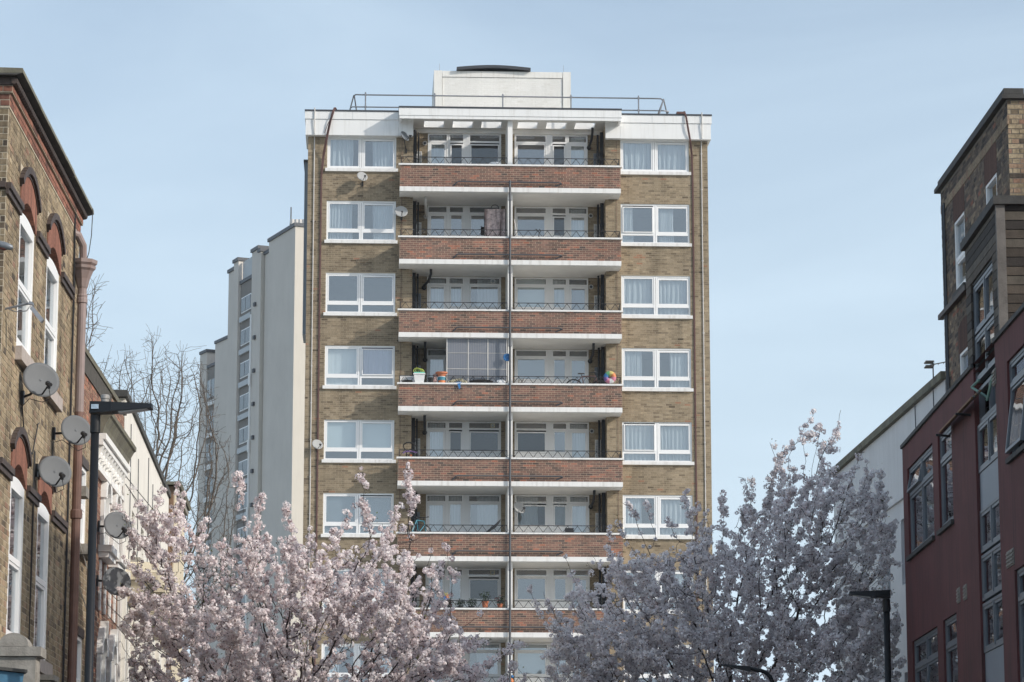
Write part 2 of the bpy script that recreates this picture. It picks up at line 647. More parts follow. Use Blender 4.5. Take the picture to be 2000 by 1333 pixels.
def unit_brick(mat_, b):
    k = (mat_.name, b)
    if k not in _unit:
        mb = MB()
        mb.box(-.5, .5, -.5, .5, -.5, .5, 0, b / 12)
        _unit[k] = mb.mesh('brick', [mat_], tones=True)
    return _unit[k]


def lay_bricks(parent, entries, mats, score, n_single=300, part='brickwork', piece='brick'):
    """the n_single bricks that show largest are objects; the others stay one mesh"""
    entries = sorted(entries, key=score)
    pick = [e for e in entries if e[3] > .1][:n_single]
    ids = {id(e) for e in pick}
    for c, d, n, ln, h, t, mi, pr in pick:
        th = pr + .012
        off = pr - th / 2
        loc = (c[0] + n[0] * off, c[1] + n[1] * off, c[2])
        link_mesh(piece, unit_brick(mats[mi], int(round(t * 12))), parent, loc, (0, 0, math.atan2(d[1], d[0])), (ln, th, h))
    rest = [e for e in entries if id(e) not in ids]
    if not rest:
        return
    N = len(rest)
    C = np.array([e[0] for e in rest])
    D = np.array([(e[1][0], e[1][1], 0) for e in rest])
    Nn = np.array([(e[2][0], e[2][1], 0) for e in rest])
    ln = np.array([e[3] for e in rest])[:, None] / 2
    hh = np.array([e[4] for e in rest])[:, None] / 2
    pr = np.array([e[7] for e in rest])[:, None]
    Z = np.array([[0, 0, 1.]])
    V = np.empty((N, 8, 3))
    k = 0
    for s, q in ((-1, -1), (1, -1), (1, 1), (-1, 1)):
        V[:, k] = C + D * ln * s + Z * hh * q + Nn * pr
        V[:, k + 4] = C + D * ln * s + Z * hh * q - Nn * .012
        k += 1
    F = np.array([(0, 1, 2, 3), (4, 0, 3, 7), (1, 5, 6, 2), (3, 2, 6, 7), (4, 5, 1, 0)])
    faces = (F[None] + (np.arange(N) * 8)[:, None, None]).reshape(-1, 4)
    me = bpy.data.meshes.new(part)
    fast_mesh(me, V.reshape(-1, 3), faces)
    for m in mats:
        me.materials.append(m)
    me.polygons.foreach_set('material_index', np.repeat([e[6] for e in rest], 5).astype(np.int32))
    a = me.attributes.new('tone', 'FLOAT', 'FACE')
    a.data.foreach_set('value', np.repeat([e[5] for e in rest], 5).astype(np.float32))
    o = bpy.data.objects.new(part, me)
    o.parent = parent
    o['kind'] = 'stuff'
    COL.objects.link(o)


def fast_mesh(me, verts, faces):
    n, k = faces.shape
    me.vertices.add(len(verts))
    me.vertices.foreach_set('co', np.asarray(verts, dtype=np.float32).ravel())
    me.loops.add(n * k)
    me.loops.foreach_set('vertex_index', faces.astype(np.int32).ravel())
    me.polygons.add(n)
    me.polygons.foreach_set('loop_start', (np.arange(n) * k).astype(np.int32))
    try:
        me.polygons.foreach_set('loop_total', np.full(n, k, np.int32))
    except Exception:
        pass
    me.polygons.foreach_set('use_smooth', np.zeros(n, bool))
    me.update(calc_edges=True)


def frame_box(mb, x0, x1, z0, z1, t, y0, y1, mi=0, tb=None):
    tb = t if tb is None else tb
    mb.box(x0, x0 + t, y0, y1, z0, z1, mi)
    mb.box(x1 - t, x1, y0, y1, z0, z1, mi)
    mb.box(x0 + t, x1 - t, y0, y1, z1 - t, z1, mi)
    mb.box(x0 + t, x1 - t, y0, y1, z0, z0 + tb, mi)


def pane(parent, x0, x1, z0, z1, y, mat_=None, tilt=0, name='pane'):
    mb = MB()
    w, h = (x1 - x0) / 2, (z1 - z0)
    mb.box(-w, w, 0, .008, -h, 0)
    o = mb.build(name, [mat_ or GL], parent)
    o.location = ((x0 + x1) / 2, y, z1)
    if tilt:
        o.rotation_euler = (tilt, 0, 0)
    return o


def curtain(parent, x0, x1, z0, z1, y, m, seed=0, amp=.028, folds=9):
    r = random.Random(seed)
    n = max(10, int((x1 - x0) / .022))
    ph = r.uniform(0, 6)
    vs, fs = [], []
    for i in range(n + 1):
        u = i / n
        x = x0 + (x1 - x0) * u
        w = amp * (math.sin(u * folds * 6.28 + ph) + .6 * math.sin(u * folds * 2.7 * 6.28 + ph * 2))
        vs += [(x, y + w * .6, z1), (x + .02 * math.sin(u * 9 + ph), y + w, (z0 + z1) / 2), (x + .03 * math.sin(u * 5 + ph), y + w * 1.3, z0)]
    for i in range(n):
        a = i * 3
        fs += [(a, a + 3, a + 4, a + 1), (a + 1, a + 4, a + 5, a + 2)]
    mb = MB()
    mb.add(vs, fs)
    return mb.build('curtain', [m], parent, smooth=True)


def blind(parent, x0, x1, z0, z1, y, m, slats=False):
    mb = MB()
    if slats:
        z = z0
        while z < z1:
            mb.add([(x0, y, z), (x1, y, z), (x1, y + .02, z + .03), (x0, y + .02, z + .03)], [(0, 1, 2, 3)])
            z += .034
        return mb.build('venetian_blind', [m], parent)
    mb.box(x0, x1, y, y + .01, z0, z1)
    return mb.build('blind', [m], parent)


def room(parent, x0, x1, z0, z1, y0, y1, m):
    mb = MB()
    a, b, c, e = x0, x1, z0, z1
    mb.add([(a, y1, c), (b, y1, c), (b, y1, e), (a, y1, e)], [(0, 1, 2, 3)])
    mb.add([(a, y0, c), (a, y1, c), (a, y1, e), (a, y0, e)], [(0, 1, 2, 3)])
    mb.add([(b, y0, c), (b, y0, e), (b, y1, e), (b, y1, c)], [(0, 1, 2, 3)])
    mb.add([(a, y0, e), (a, y1, e), (b, y1, e), (b, y0, e)], [(0, 1, 2, 3)])
    mb.add([(a, y0, c), (b, y0, c), (b, y1, c), (a, y1, c)], [(0, 1, 2, 3)])
    return mb.build('room_interior', [m], parent)


# ------------------------------------------------------------------ ground, road, pavements
mb = MB()
mb.add([(-3000, -3000, -.02), (3000, -3000, -.02), (3000, 3000, -.02), (-3000, 3000, -.02)], [(0, 1, 2, 3)])
tag(mb.build('ground', [M_ground]), kind='structure')
mb = MB()
mb.add([(-3.9, -30, 0), (4.3, -30, 0), (2.4, 78, 0), (-5.8, 78, 0)], [(0, 1, 2, 3)])
tag(mb.build('road', [M_asphalt]), kind='structure')
mb = MB()
mb.add([(-45, 78, .0), (45, 78, .0), (45, 160, .0), (-45, 160, .0)], [(0, 1, 2, 3)])
tag(mb.build('bounce_forecourt', [mat('pale_concrete_paving', (.46, .44, .40), .9, .12, .4, .2)]), kind='structure')  # unseen pale paving added to bounce light up into the balconies
mb = MB()
for y in range(-20, 70, 6):
    x = .4 - .0176 * y
    mb.add([(x - .05, y, .005), (x + .05, y, .005), (x + .0, y + 3, .005), (x - .1, y + 3, .005)], [(0, 1, 2, 3)])
tag(mb.build('road_marking', [M_lead]), kind='structure')
for nm, p in (('pavement_left', [(-7.5, -30), (-3.9, -30), (-5.8, 78), (-9.4, 78)]), ('pavement_right', [(4.3, -30), (8.6, -30), (6.8, 78), (2.4, 78)])):
    mb = MB()
    mb.prism(p, -.1, .12)
    tag(mb.build(nm, [M_paving]), kind='structure')

# ------------------------------------------------------------------ the brick tower of flats
T = empty('apartment_tower', (-0.1, 105, 0), math.radians(2.75),
          'ten storey buff brick block of flats with red brick balconies and white fascia', 'block of flats')
ST = 2.666
ROWS = [26.487 - ST * k for k in range(10)]
WL, WR, RC, WB = -7.31, 7.25, 3.5, 1.2          # wall edges, recess half width, recess depth
WINL = (-6.61, -4.11)
WINR = (4.055, 6.56)


def wing_z(k):
    zb = ROWS[k]
    return (zb + 1.04, zb + (2.235 if k == 0 else 2.51))


holesL = [(WINL[0], WINL[1], *wing_z(k)) for k in range(10)]
holesR = [(WINR[0], WINR[1], *wing_z(k)) for k in range(10)]
shell = MB()
facade(shell, WL, -RC, 0, 28.72, holesL, 0, .14)
facade(shell, RC, WR, 0, 28.72, holesR, 0, .14)
shell.add([(WL, 0, 0), (WL, 12, 0), (WL, 12, 29.5), (WL, 0, 29.5)], [(0, 1, 2, 3)])
shell.add([(WR, 0, 0), (WR, 0, 29.5), (WR, 12, 29.5), (WR, 12, 0)], [(0, 1, 2, 3)])
shell.add([(WL, 12, 0), (WR, 12, 0), (WR, 12, 29.5), (WL, 12, 29.5)], [(0, 3, 2, 1)])
for xa, xb, ya_ in ((WL, -4.03, 0), (-4.03, 4.03, 1.25), (4.03, WR, 0)):
    shell.add([(xa, ya_, 29.45), (xb, ya_, 29.45), (xb, 12, 29.45), (xa, 12, 29.45)], [(0, 1, 2, 3)])
# recess side walls and back wall
shell.add([(-RC, 0, 0), (-RC, 0, 29.3), (-RC, WB, 29.3), (-RC, WB, 0)], [(0, 1, 2, 3)])
shell.add([(RC, 0, 0), (RC, WB, 0), (RC, WB, 29.3), (RC, 0, 29.3)], [(0, 1, 2, 3)])
SETL, SETR = (-2.94, -.245), (.27, 2.95)
bh = []
for k in range(10):
    zt = ROWS[k] + (2.70 if k == 0 else 2.645)
    bh += [(SETL[0], SETL[1], ROWS[k] + .2, zt), (SETR[0], SETR[1], ROWS[k] + .2, zt)]
facade(shell, -RC, RC, 0, 29.4, bh, WB, .1)
shell.build('wall', [M_mortar_b], T)

ents = []
EX = (1, 0)
hl = [(h[0] - .0, h[1] + .0, h[2] - .12, h[3]) for h in holesL]
hr = [(h[0] - .0, h[1] + .0, h[2] - .12, h[3]) for h in holesR]
brick_field(ents, (0, 0), EX, (0, -1), WL, -RC, 7.5, 28.7, hl, 0)
brick_field(ents, (0, 0), EX, (0, -1), RC, WR, 7.5, 28.7, hr, 0, tone=(.6, .2))
for a, b in ((-RC, SETL[0]), (SETL[1], SETR[0]), (SETR[1], RC)):
    brick_field(ents, (0, WB), EX, (0, -1), a, b, 7.5, 29.15, [], 0, tone=(.55, .2))
brick_field(ents, (RC, 0), (0, 1), (-1, 0), 0, WB, 7.5, 29.2, [], 0)
for k in range(8):
    zb = ROWS[k]
    brick_field(ents, (0, -.95), EX, (0, -1), -3.98, 3.98, zb + .17, zb + .955, [], 1, tone=(.50 if k < 3 else .42, .24), red=.05)
lay_bricks(T, ents, [BUFF, REDB], lambda e: (0 if e[6] == 1 else 1, abs(e[0][2] - ROWS[3] - .5) + .05 * abs(e[0][0])))

# wing windows
#  per window: (cover of left half, cover of right half, material, open sash)
CUR = M_sheer
PL = [((0, .78), (.28, 1), 'c', 0), ((0, .78), (.30, 1), 'c', 0), (None, None, 'c', 0), ((0, 1), (0, 1), 'lil', 2),
      ((0, .98), (0, 1), 'pb', 0), ((0, 1), (0, 1), 'gb', 2), ((0, 1), (.4, 1), 'c', 0), ((0, .5), (.5, 1), 'c', 0), (None, None, 'c', 0), (None, None, 'c', 0)]
PR = [((0, 1), (0, 1), 'c', 0), ((0, .35), (.05, .55), 'c', 1), ((0, 1), (0, 1), 'c', 0), ((0, .6), (.38, 1), 'c', 0),
      ((0, 1), (0, 1), 'c', 1), ((0, .55), (0, .85), 'c', 0), ((0, .8), (.2, 1), 'c', 0), (None, (.3, 1), 'c', 0), (None, None, 'c', 0), (None, None, 'c', 0)]


def wing_window(x0, x1, k, spec):
    z0, z1 = wing_z(k)
    small = k > 0
    f = MB()
    frame_box(f, x0, x1, z0, z1, .06, .03, .10, tb=.05)
    xm = (x0 + x1) / 2
    f.box(xm - .07, xm - .006, .028, .105, z0 + .05, z1 - .06)
    f.box(xm + .006, xm + .07, .028, .105, z0 + .05, z1 - .06)
    w = f.build('window', [M_upvc], T)
    s = MB()
    s.box(x0 - .07, x1 + .07, -.085, .028, z0 - .115, z0)
    s.build('sill', [M_slab], w)
    for j, (a, b) in enumerate(((x0 + .06, xm - .07), (xm + .07, x1 - .06))):
        zt = z1 - .06
        za = z0 + .05
        cov = spec[j]
        if small:
            g = MB()
            g.box(a, b, .032, .10, z0 + .30, z0 + .395)
            g.build('transom', [M_upvc], w)
            pane(w, a, b, z0 + .05, z0 + .30, .066)
            za = z0 + .395
        opened = spec[3] == j + 1
        s = MB()
        dz = 0
        if opened:
            dz = .05
        elif j == 1:
            dz = .012
        frame_box(s, a + .006, b - .006, za + .004, zt - .004 - dz, .045 if not opened else .035, .040 if not opened else -.01, .085 if not opened else .04)
        if not opened and j == 1:
            s.box(a + .05, b - .05, .042, .084, zt - .09, zt - .05)
            zt2 = zt - .04
        else:
            zt2 = zt
        s.build('sash', [M_upvc], w)
        pane(w, a + .05, b - .05, za + .05, zt2 - .05 - dz, .062 if not opened else .012)
        if cov:
            wid = b - a
            xa, xb = a + wid * cov[0], a + wid * cov[1]
            m = spec[2]
            if m == 'c':
                curtain(w, xa, xb, z0 + .02, z1 - .05, .19, CUR, seed=k * 7 + j + (3 if x0 > 0 else 0), folds=5 + (k * 3 + j) % 5)
            elif m == 'pb':
                blind(w, xa, xb, z0 + (.35 if k == 4 else .03), z1 - .05, .15, M_paleblind)
            elif m == 'gb':
                blind(w, xa, xb, z0 + .03, z1 - .05, .13, M_greyblind, True)
            elif j == 0:
                curtain(w, xa, xb, z0 + .02, z1 - .05, .19, M_curtain, seed=5, amp=.006, folds=3)
            else:
                curtain(w, xa, xb, z0 + .4, z1 - .05, .18, M_lilac, seed=9, amp=.015, folds=4)
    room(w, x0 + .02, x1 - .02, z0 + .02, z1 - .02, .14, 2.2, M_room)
    return w


for k in range(9):
    wing_window(WINL[0], WINL[1], k, PL[k])
    wing_window(WINR[0], WINR[1], k, PR[k])

# balconies
for k in range(10):
    zb = ROWS[k]
    b = MB()
    b.box(-3.98, 3.98, -.95, -.78, zb + .17, zb + .958)
    b.box(-3.98, -3.86, -.78, -.002, zb + .17, zb + .958)
    b.box(3.86, 3.98, -.78, -.002, zb + .17, zb + .958)
    bal = b.build('balcony', [M_mortar_r], T)
    s = MB()
    s.box(-3.985, 3.985, -.962, -.003, zb, zb + .17)
    s.box(-RC + .002, RC - .002, -.003, WB - .002, zb, zb + .17)
    s.build('slab', [M_slab], bal)
    s = MB()
    s.box(-3.6, 3.6, -.80, WB - .004, zb - .012, zb - .002)
    s.build('soffit', [M_soffit], bal)
    c = MB()
    c.box(-4.03, 4.03, -1.0, -.74, zb + .96, zb + 1.02)
    c.build('coping', [M_slab], bal)
    if k < 8:
        r = MB()
        z0, z1 = zb + 1.035, zb + 1.27
        for (a, e) in ((-3.93, -.12), (.12, 3.93)):
            r.box(a, e, -.885, -.862, z1, z1 + .024)
            r.box(a, e, -.88, -.865, z0, z0 + .014)
            for x in (a, e):
                r.box(x - .01, x + .01, -.883, -.862, zb + 1.0, z1 + .02)
            n = 11
            st = (e - a) / n
            for i in range(n):
                x = a + i * st
                r.tube([(x, -.872, z0), (x + st / 2, -.872, z1)], .009, 4, cap=False)
                r.tube([(x + st / 2, -.872, z1), (x + st, -.872, z0)], .009, 4, cap=False)
                if i:
                    r.box(x - .006, x + .006, -.878, -.866, zb + 1.0, z0)
        # returns to the wall with a raking stay at each end
        for sx in (-1, 1):
            x = 3.93 * sx
            r.tube([(x, -.872, z1), (x, -.02, z1)], .008, 4)
            r.tube([(x, -.872, z0), (x, -.02, z0)], .007, 4)
            for i in range(3):
                y = -.872 + i * .28
                r.tube([(x, y, z0), (x, y + .14, z1)], .006, 4, cap=False)
                r.tube([(x, y + .14, z1), (x, y + .28, z0)], .006, 4, cap=False)
        r.build('railing', [M_black], bal)

# fin wall (white column) between the two sets of balconies
for k in range(9):
    m = MB()
    zt = ROWS[k] + (2.70 if k == 0 else ST - .014)
    m.box(-.085, .085, -.73, WB - .003, ROWS[k] + .172, zt)
    m.build('party_wall', [M_white], T)

# recess glazing: door + narrow light + big light
OPEN_L = {0: (1, 2), 4: (1, 2), 6: (2,)}
OPEN_R = {0: (1,), 1: (1,), 4: (2,), 5: (1, 2)}


def glazed_set(k, left):
    zb = ROWS[k]
    x0, x1 = SETL if left else SETR
    zt = zb + (2.70 if k == 0 else 2.64)
    sh = .03 if k == 0 else 0

    def X(a):
        return a if left else .005 - a + 0.0
    f = MB()

    def bx(a, b, c, d, z0, z1, m=f):
        p, q = sorted((X(a), X(b)))
        m.box(p, q, c, d, z0, z1)
    Y = WB
    bx(-2.94, -2.89, Y - .02, Y + .06, zb + .2, zt)
    bx(-.31, -.245, Y - .02, Y + .06, zb + .2, zt)
    bx(-2.89, -.31, Y - .018, Y + .06, zt - .05, zt)
    # mullions and the ribbed cover between door light and big light
    bx(-2.25, -2.20, Y - .017, Y + .06, zb + .2, zt - .05)
    bx(-2.17, -2.12, Y - .017, Y + .06, zb + .2, zt - .05)
    for a, b in ((-1.645, -1.585), (-1.565, -1.525), (-1.505, -1.465), (-1.445, -1.39)):
        bx(a, b, Y - .024, Y + .06, zb + .2, zt - .05)
    bx(-1.645, -1.39, Y + .0, Y + .062, zb + .2, zt - .05)
    bx(-2.2, -2.17, Y + .0, Y + .062, zb + .2, zt - .05)
    # transom
    zr = zb + 2.33 + sh
    for a, b in ((-2.89, -2.25), (-2.12, -1.645), (-1.39, -.31)):
        bx(a, b, Y - .014, Y + .06, zr, zr + .07)
    # infill panels under the lower lights
    bx(-2.12, -1.645, Y - .010, Y + .04, zb + .2, zb + 1.50)
    bx(-1.39, -.31, Y - .010, Y + .04, zb + .2, zb + 1.50)
    w = f.build('balcony_window', [M_upvc], T)
    gm = GL
    for a, b in ((-2.89, -2.25), (-2.12, -1.645), (-1.39, -.31)):
        p, q = sorted((X(a), X(b)))
        pane(w, p, q, zr + .07, zt - .05, Y + .03, gm)
    # door
    d = MB()
    p, q = sorted((X(-2.885), X(-2.255)))
    frame_box(d, p, q, zb + .2, zr - .005, .075, Y - .01, Y + .045, tb=.3)
    dd = d.build('door', [M_upvc], w)
    pane(dd, p + .075, q - .075, zb + .5, zr - .08, Y + .02, gm)
    h = MB()
    hx = q - .05 if left else p + .03
    h.box(hx, hx + .02, Y - .05, Y - .01, zb + 1.25, zb + 1.40)
    h.build('handle', [M_steel], dd)
    op = (OPEN_L if left else OPEN_R).get(k, ())
    for idx, (a, b) in ((1, (-2.115, -1.65)), (2, (-1.385, -.315))):
        p, q = sorted((X(a), X(b)))
        is_open = idx in op
        s = MB()
        zl, zh = zb + 1.505, zr - .004
        dz = .055 if is_open else 0
        frame_box(s, p, q, zl, zh - dz, .045, Y - (.06 if is_open else .008), Y + (.0 if is_open else .04))
        s.build('sash', [M_upvc], w)
        pane(w, p + .045, q - .045, zl + .045, zh - .045 - dz, Y + (.018 if not is_open else -.03), GL2 if is_open else gm)
    # what hangs behind the glass
    r = random.Random(k * 2 + left)
    zlo = zb + .25
    P = lambda a, b: sorted((X(a), X(b)))
    style = {(0, True): 'open', (1, True): 'plain', (2, True): 'sheer', (3, True): 'sheer', (4, True): 'sheer', (5, True): 'sheer', (6, True): 'plain', (7, True): 'sheer',
             (0, False): 'part', (1, False): 'part', (2, False): 'blind', (3, False): 'slats', (4, False): 'sheer', (5, False): 'sheer', (6, False): 'plain', (7, False): 'blind'}.get((k, left), 'plain')
    if style in ('sheer', 'open', 'part'):
        p, q = P(-2.84, -2.28)
        curtain(w, p, q, zlo, zt - .04, Y + .22, M_sheer if style != 'part' else M_curtain, seed=k + 40, amp=.015, folds=6)
    if style == 'sheer':
        p, q = P(-2.10, -1.66)
        if k != 4:
            curtain(w, p, q, zb + 1.5, zt - .04, Y + .22, M_sheer, seed=k + 50, amp=.01, folds=4)
        p, q = P(-1.1, -.33)
        if k not in (4,):
            curtain(w, p, q, zb + 1.5, zt - .04, Y + .24, M_sheer, seed=k + 60, amp=.02, folds=6)
    if style in ('blind', 'slats'):
        p, q = P(-1.37, -.33)
        blind(w, p, q, zb + 1.5, zt - .04, Y + .16, M_paleblind if style == 'blind' else M_greyblind, style == 'slats')
        p, q = P(-2.84, -2.28)
        blind(w, p, q, zb + 1.0, zt - .04, Y + .16, M_greyblind, True)
        if style == 'blind':
            p, q = P(-2.10, -1.66)
            curtain(w, p, q, zb + 1.5, zt - .04, Y + .2, M_curtain, seed=3, amp=.015, folds=3)
    p, q = P(-2.92, -.26)
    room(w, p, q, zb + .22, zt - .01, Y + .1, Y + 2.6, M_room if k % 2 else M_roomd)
    # louvred cupboard beside the door
    lv = MB()
    p, q = sorted((X(-3.37), X(-3.16)))
    frame_box(lv, p, q, zb + 1.0, zb + 2.0, .025, Y - .05, Y - .012)
    z = zb + 1.05
    while z < zb + 1.96:
        lv.add([(p + .02, Y - .045, z), (q - .02, Y - .045, z), (q - .02, Y - .02, z + .035), (p + .02, Y - .02, z + .035)], [(0, 1, 2, 3)])
        z += .055
    lv.box(p + .02, q - .02, Y - .018, Y - .010, zb + 1.02, zb + 1.98, 1)
    o = lv.build('louvred_vent', [M_white if (k + left) % 3 else M_spandrel, M_greyblind], T)
    # fan disc in a top light
    return w


for k in range(9):
    glazed_set(k, True)
    glazed_set(k, False)

for k in (2, 4, 6):
    zb = ROWS[k]
    f = MB()
    f.box(-.62, -.46, WB - .01, WB + .02, zb + 2.42, zb + 2.57)
    f.lathe((-.54, WB - .012, zb + 2.495), [(.055, 0), (.045, -.012), (.0, -.012)], 12, 1, axis=(0, 1, 0))
    f.build('extractor_fan', [M_whitep if k == 2 else M_ropec, M_greyblind], T)

# black soil pipes in the corners of the recess
for x in (-3.42, 3.42):
    s = -1 if x < 0 else 1
    p = MB()
    p.tube([(x - s * .0, .62, 4), (x, .62, 29.15)], .062, 10)
    for k in range(9):
        p.lathe((x, .62, ROWS[k] + 1.85), [(.075, -.06), (.082, -.04), (.082, .04), (.075, .06)], 10)
    if x > 0:
        p.tube([(x - .13, .8, 4), (x - .13, .8, 29.1)], .04, 8)
    else:
        p.tube([(x + .13, .75, 4), (x + .13, .75, 29.1)], .03, 8)
    p.box(x - .06, x + .06, .55, .62, 5, 29.1)
    p.build('soil_pipe', [M_black], T, smooth=False)
# boiler flues with bent black ducts
for k, sx, m in ((0, 1, M_black), (1, -1, M_conduit), (2, -1, M_black), (3, -1, M_black), (4, -1, M_black), (5, 1, M_black), (3, 1, M_black)):
    zb = ROWS[k] + (2.66)
    x = 3.0 * sx if k != 2 else -3.05
    d = MB()
    dx = .22 if k == 2 else .03 * sx
    d.tube([(x + dx * 1.0, -.15, zb - .02), (x + dx, -.1, zb - .18), (x + dx * .6, .25, zb - .38), (x, .8, zb - .42), (x, WB - .02, zb - .44)], .048, 8)
    d.lathe((x, WB - .03, zb - .44), [(.085, 0), (.085, -.02), (.05, -.03), (.0, -.03)], 14, 0, axis=(0, 1, 0))
    d.build('flue', [m], T, smooth=True)
for k, sx in ((0, -1), (1, 1), (2, 1), (4, 1)):
    d = MB()
    d.torus((3.05 * sx, WB - .03, ROWS[k] + 2.32), .07, .018, axis=(0, 1, 0), n=14)
    d.lathe((3.05 * sx, WB - .015, ROWS[k] + 2.32), [(.07, 0), (.03, -.02), (0, -.02)], 12, 1, axis=(0, 1, 0))
    d.build('vent_cowl', [M_conduit, M_greypipe], T, smooth=True)

# white roof fascias: wings, with stepped upper band
for nm, x0, x1 in (('fascia', -7.43, -4.04), ('fascia', 4.04, 7.38)):
    f = MB()
    outer = x0 if x0 < 0 else x1
    a, b = (x0, x1)
    f.box(a, b, -.30, 2.0, 29.295, 29.58)
    a2, b2 = (x0 + .03, x1) if x0 < 0 else (x0, x1 - .03)
    f.box(a2, b2, -.27, 1.9, 28.705, 29.288)
    fo = f.build(nm, [M_fascia], T)
    g = MB()
    g.box(a - .012, b + .012, -.32, 2.0, 29.582, 29.64)
    g.build('flashing', [M_dark], fo)
    # side returns of fascia inside the balcony bay
    h = MB()
    if x0 < 0:
        h.box(-4.035, -RC, -.268, .02, 28.71, 29.37)
    else:
        h.box(RC, 4.035, -.268, .02, 28.71, 29.37)
    h.build('fascia_return', [M_fascia], fo)
    for jx in ((-5.7,) if x0 < 0 else (5.2, 6.3)):
        j = MB()
        j.box(jx - .004, jx + .004, -.304, -.30, 29.296, 29.58)
        j.build('joint', [M_greyblind], fo)

# canopy over the top balcony with six square openings to the sky
cx0, cx1, cy0, cy1 = -4.03, 4.03, -.95, WB
f = MB()
f.box(cx0, cx1, cy0, cy0 + .06, 29.302, 29.575)
f.box(cx0, cx0 + .06, cy0 + .06, -.02, 29.302, 29.575)
f.box(cx1 - .06, cx1, cy0 + .06, -.02, 29.302, 29.575)
f.box(cx0 + .02, cx1 - .02, cy0 + .02, cy0 + .10, 29.185, 29.296)
f.box(cx0 + .02, cx0 + .10, cy0 + .10, -.02, 29.185, 29.296)
f.box(cx1 - .10, cx1 - .02, cy0 + .10, -.02, 29.185, 29.296)
can = f.build('canopy', [M_fascia], T)
g = MB()
for (a, b, c, d) in ((cx0 - .012, cx1 + .012, cy0 - .015, cy0 + .12), (cx0 - .012, cx0 + .12, cy0 + .12, 0), (cx1 - .12, cx1 + .012, cy0 + .12, 0)):
    g.box(a, b, c, d, 29.578, 29.64)
g.build('flashing', [M_dark], can)
s = MB()
OPN = [(-3.13, -2.34), (-2.08, -1.29), (-1.03, -.24), (.30, 1.09), (1.35, 2.14), (2.40, 3.19)]
ya, yb = .02, .96
xs = [cx0 + .06] + [v for p in OPN for v in p] + [cx1 - .06]
s.box(cx0 + .06, cx1 - .06, cy0 + .10, ya, 29.36, 29.42)
s.box(cx0 + .06, cx1 - .06, yb, WB + .1, 29.36, 29.42)
for i in range(0, len(xs), 2):
    s.box(xs[i], xs[i + 1], ya, yb, 29.36, 29.42)
s.build('soffit', [M_soffit], can)
for a, b in OPN:
    u = MB()
    u.box(a - .004, a + .035, ya + .03, yb - .03, 29.35, 29.47)
    u.box(b - .035, b + .004, ya + .03, yb - .03, 29.35, 29.47)
    u.box(a + .035, b - .035, ya - .004, ya + .03, 29.35, 29.46)
    u.box(a + .035, b - .035, yb - .035, yb + .004, 29.35, 29.68)
    u.build('opening_lining', [M_white], can)
hb = MB()
hb.box(-RC + .01, RC - .01, WB - .10, WB + .12, 29.19, 29.355)
hb.build('head_beam', [M_soffit], can)

# rooftop plant room, white painted brick with piers and a bowed dark cap
P = MB()
P.box(-2.37, 2.15, 3.03, 6.5, 29.4, 31.85)
P.box(-2.37, 2.15, 3.0, 6.5, 31.862, 32.09)
P.box(-2.69, -2.38, 2.99, 6.6, 29.4, 32.10)
P.box(2.165, 2.46, 2.99, 6.6, 29.4, 32.10)
pr = P.build('plant_room', [mat('white_painted_brick', (.76, .76, .73), .7, .04, 3, .15, streak=.35, stain=(.42, .39, .33))], T)
pe = []
brick_field(pe, (0, 3.03), EX, (0, -1), -2.37, 2.15, 29.7, 31.85, [], 0, lb=.225, proud=.003)
WPB = tone_mat('white_painted_face', [(0, (.66, .65, .61)), (.3, (.76, .76, .735)), (1, (.80, .80, .78))], grain=.06, patch=.08)
lay_bricks(pr, pe, [WPB], lambda e: 0, n_single=0, part='painted_brickwork')
c = MB()
n = 16
for i in range(n):
    a, b = -1.84 + 2.78 * i / n, -1.84 + 2.78 * (i + 1) / n
    za = 32.10 + .09 * math.sin(math.pi * i / n)
    zc = 32.10 + .09 * math.sin(math.pi * (i + 1) / n)
    c.hexa([(a, 2.85, za), (b, 2.85, zc), (b, 6.2, zc), (a, 6.2, za), (a, 2.85, za + .11), (b, 2.85, zc + .11), (b, 6.2, zc + .11), (a, 6.2, za + .11)])
c.build('roof_cap', [M_dark], pr)
c = MB()
for x in (-2.48, 2.2):
    c.tube([(x, 3.2, 32.0), (x, 3.2, 32.42)], .006, 4)
c.build('lightning_rod', [M_steel], pr)

# roof guard rail
g = MB()
zt, zl, y = 30.46, 30.0, .6
g.tube([(-5.9, 3.2, zt - .15), (-5.68, .75, zt), (-5.60, .62, zt + .01), (-5.4, y, zt), (5.4, y, zt), (5.62, .62, zt), (5.72, .8, zt - .02), (5.72, 3.2, zt)], .026, 6)
g.tube([(-5.80, .7, 29.5), (-5.80, .66, zl - .04), (-5.72, y, zl), (5.72, y, zl), (5.9, .7, zl), (5.9, 3.2, zl)], .024, 6)
g.tube([(-5.66, .62, zt), (-5.5, 1.2, 29.5)], .026, 6)
for x in (-5.245, -2.711, -.21, 2.297, 4.79):
    g.tube([(x, y - .03, 29.5), (x, y - .03, zt + .09)], .026, 6)
    for zz in (zt, zl):
        g.box(x - .045, x + .045, y - .05, y + .02, zz - .03, zz + .03)
g.tube([(5.72, .65, zt), (5.45, .45, 29.5)], .026, 6)
g.tube([(5.72, .65, zt), (5.95, .9, 29.6)], .026, 6)
g.build('guard_rail', [M_steel], T)

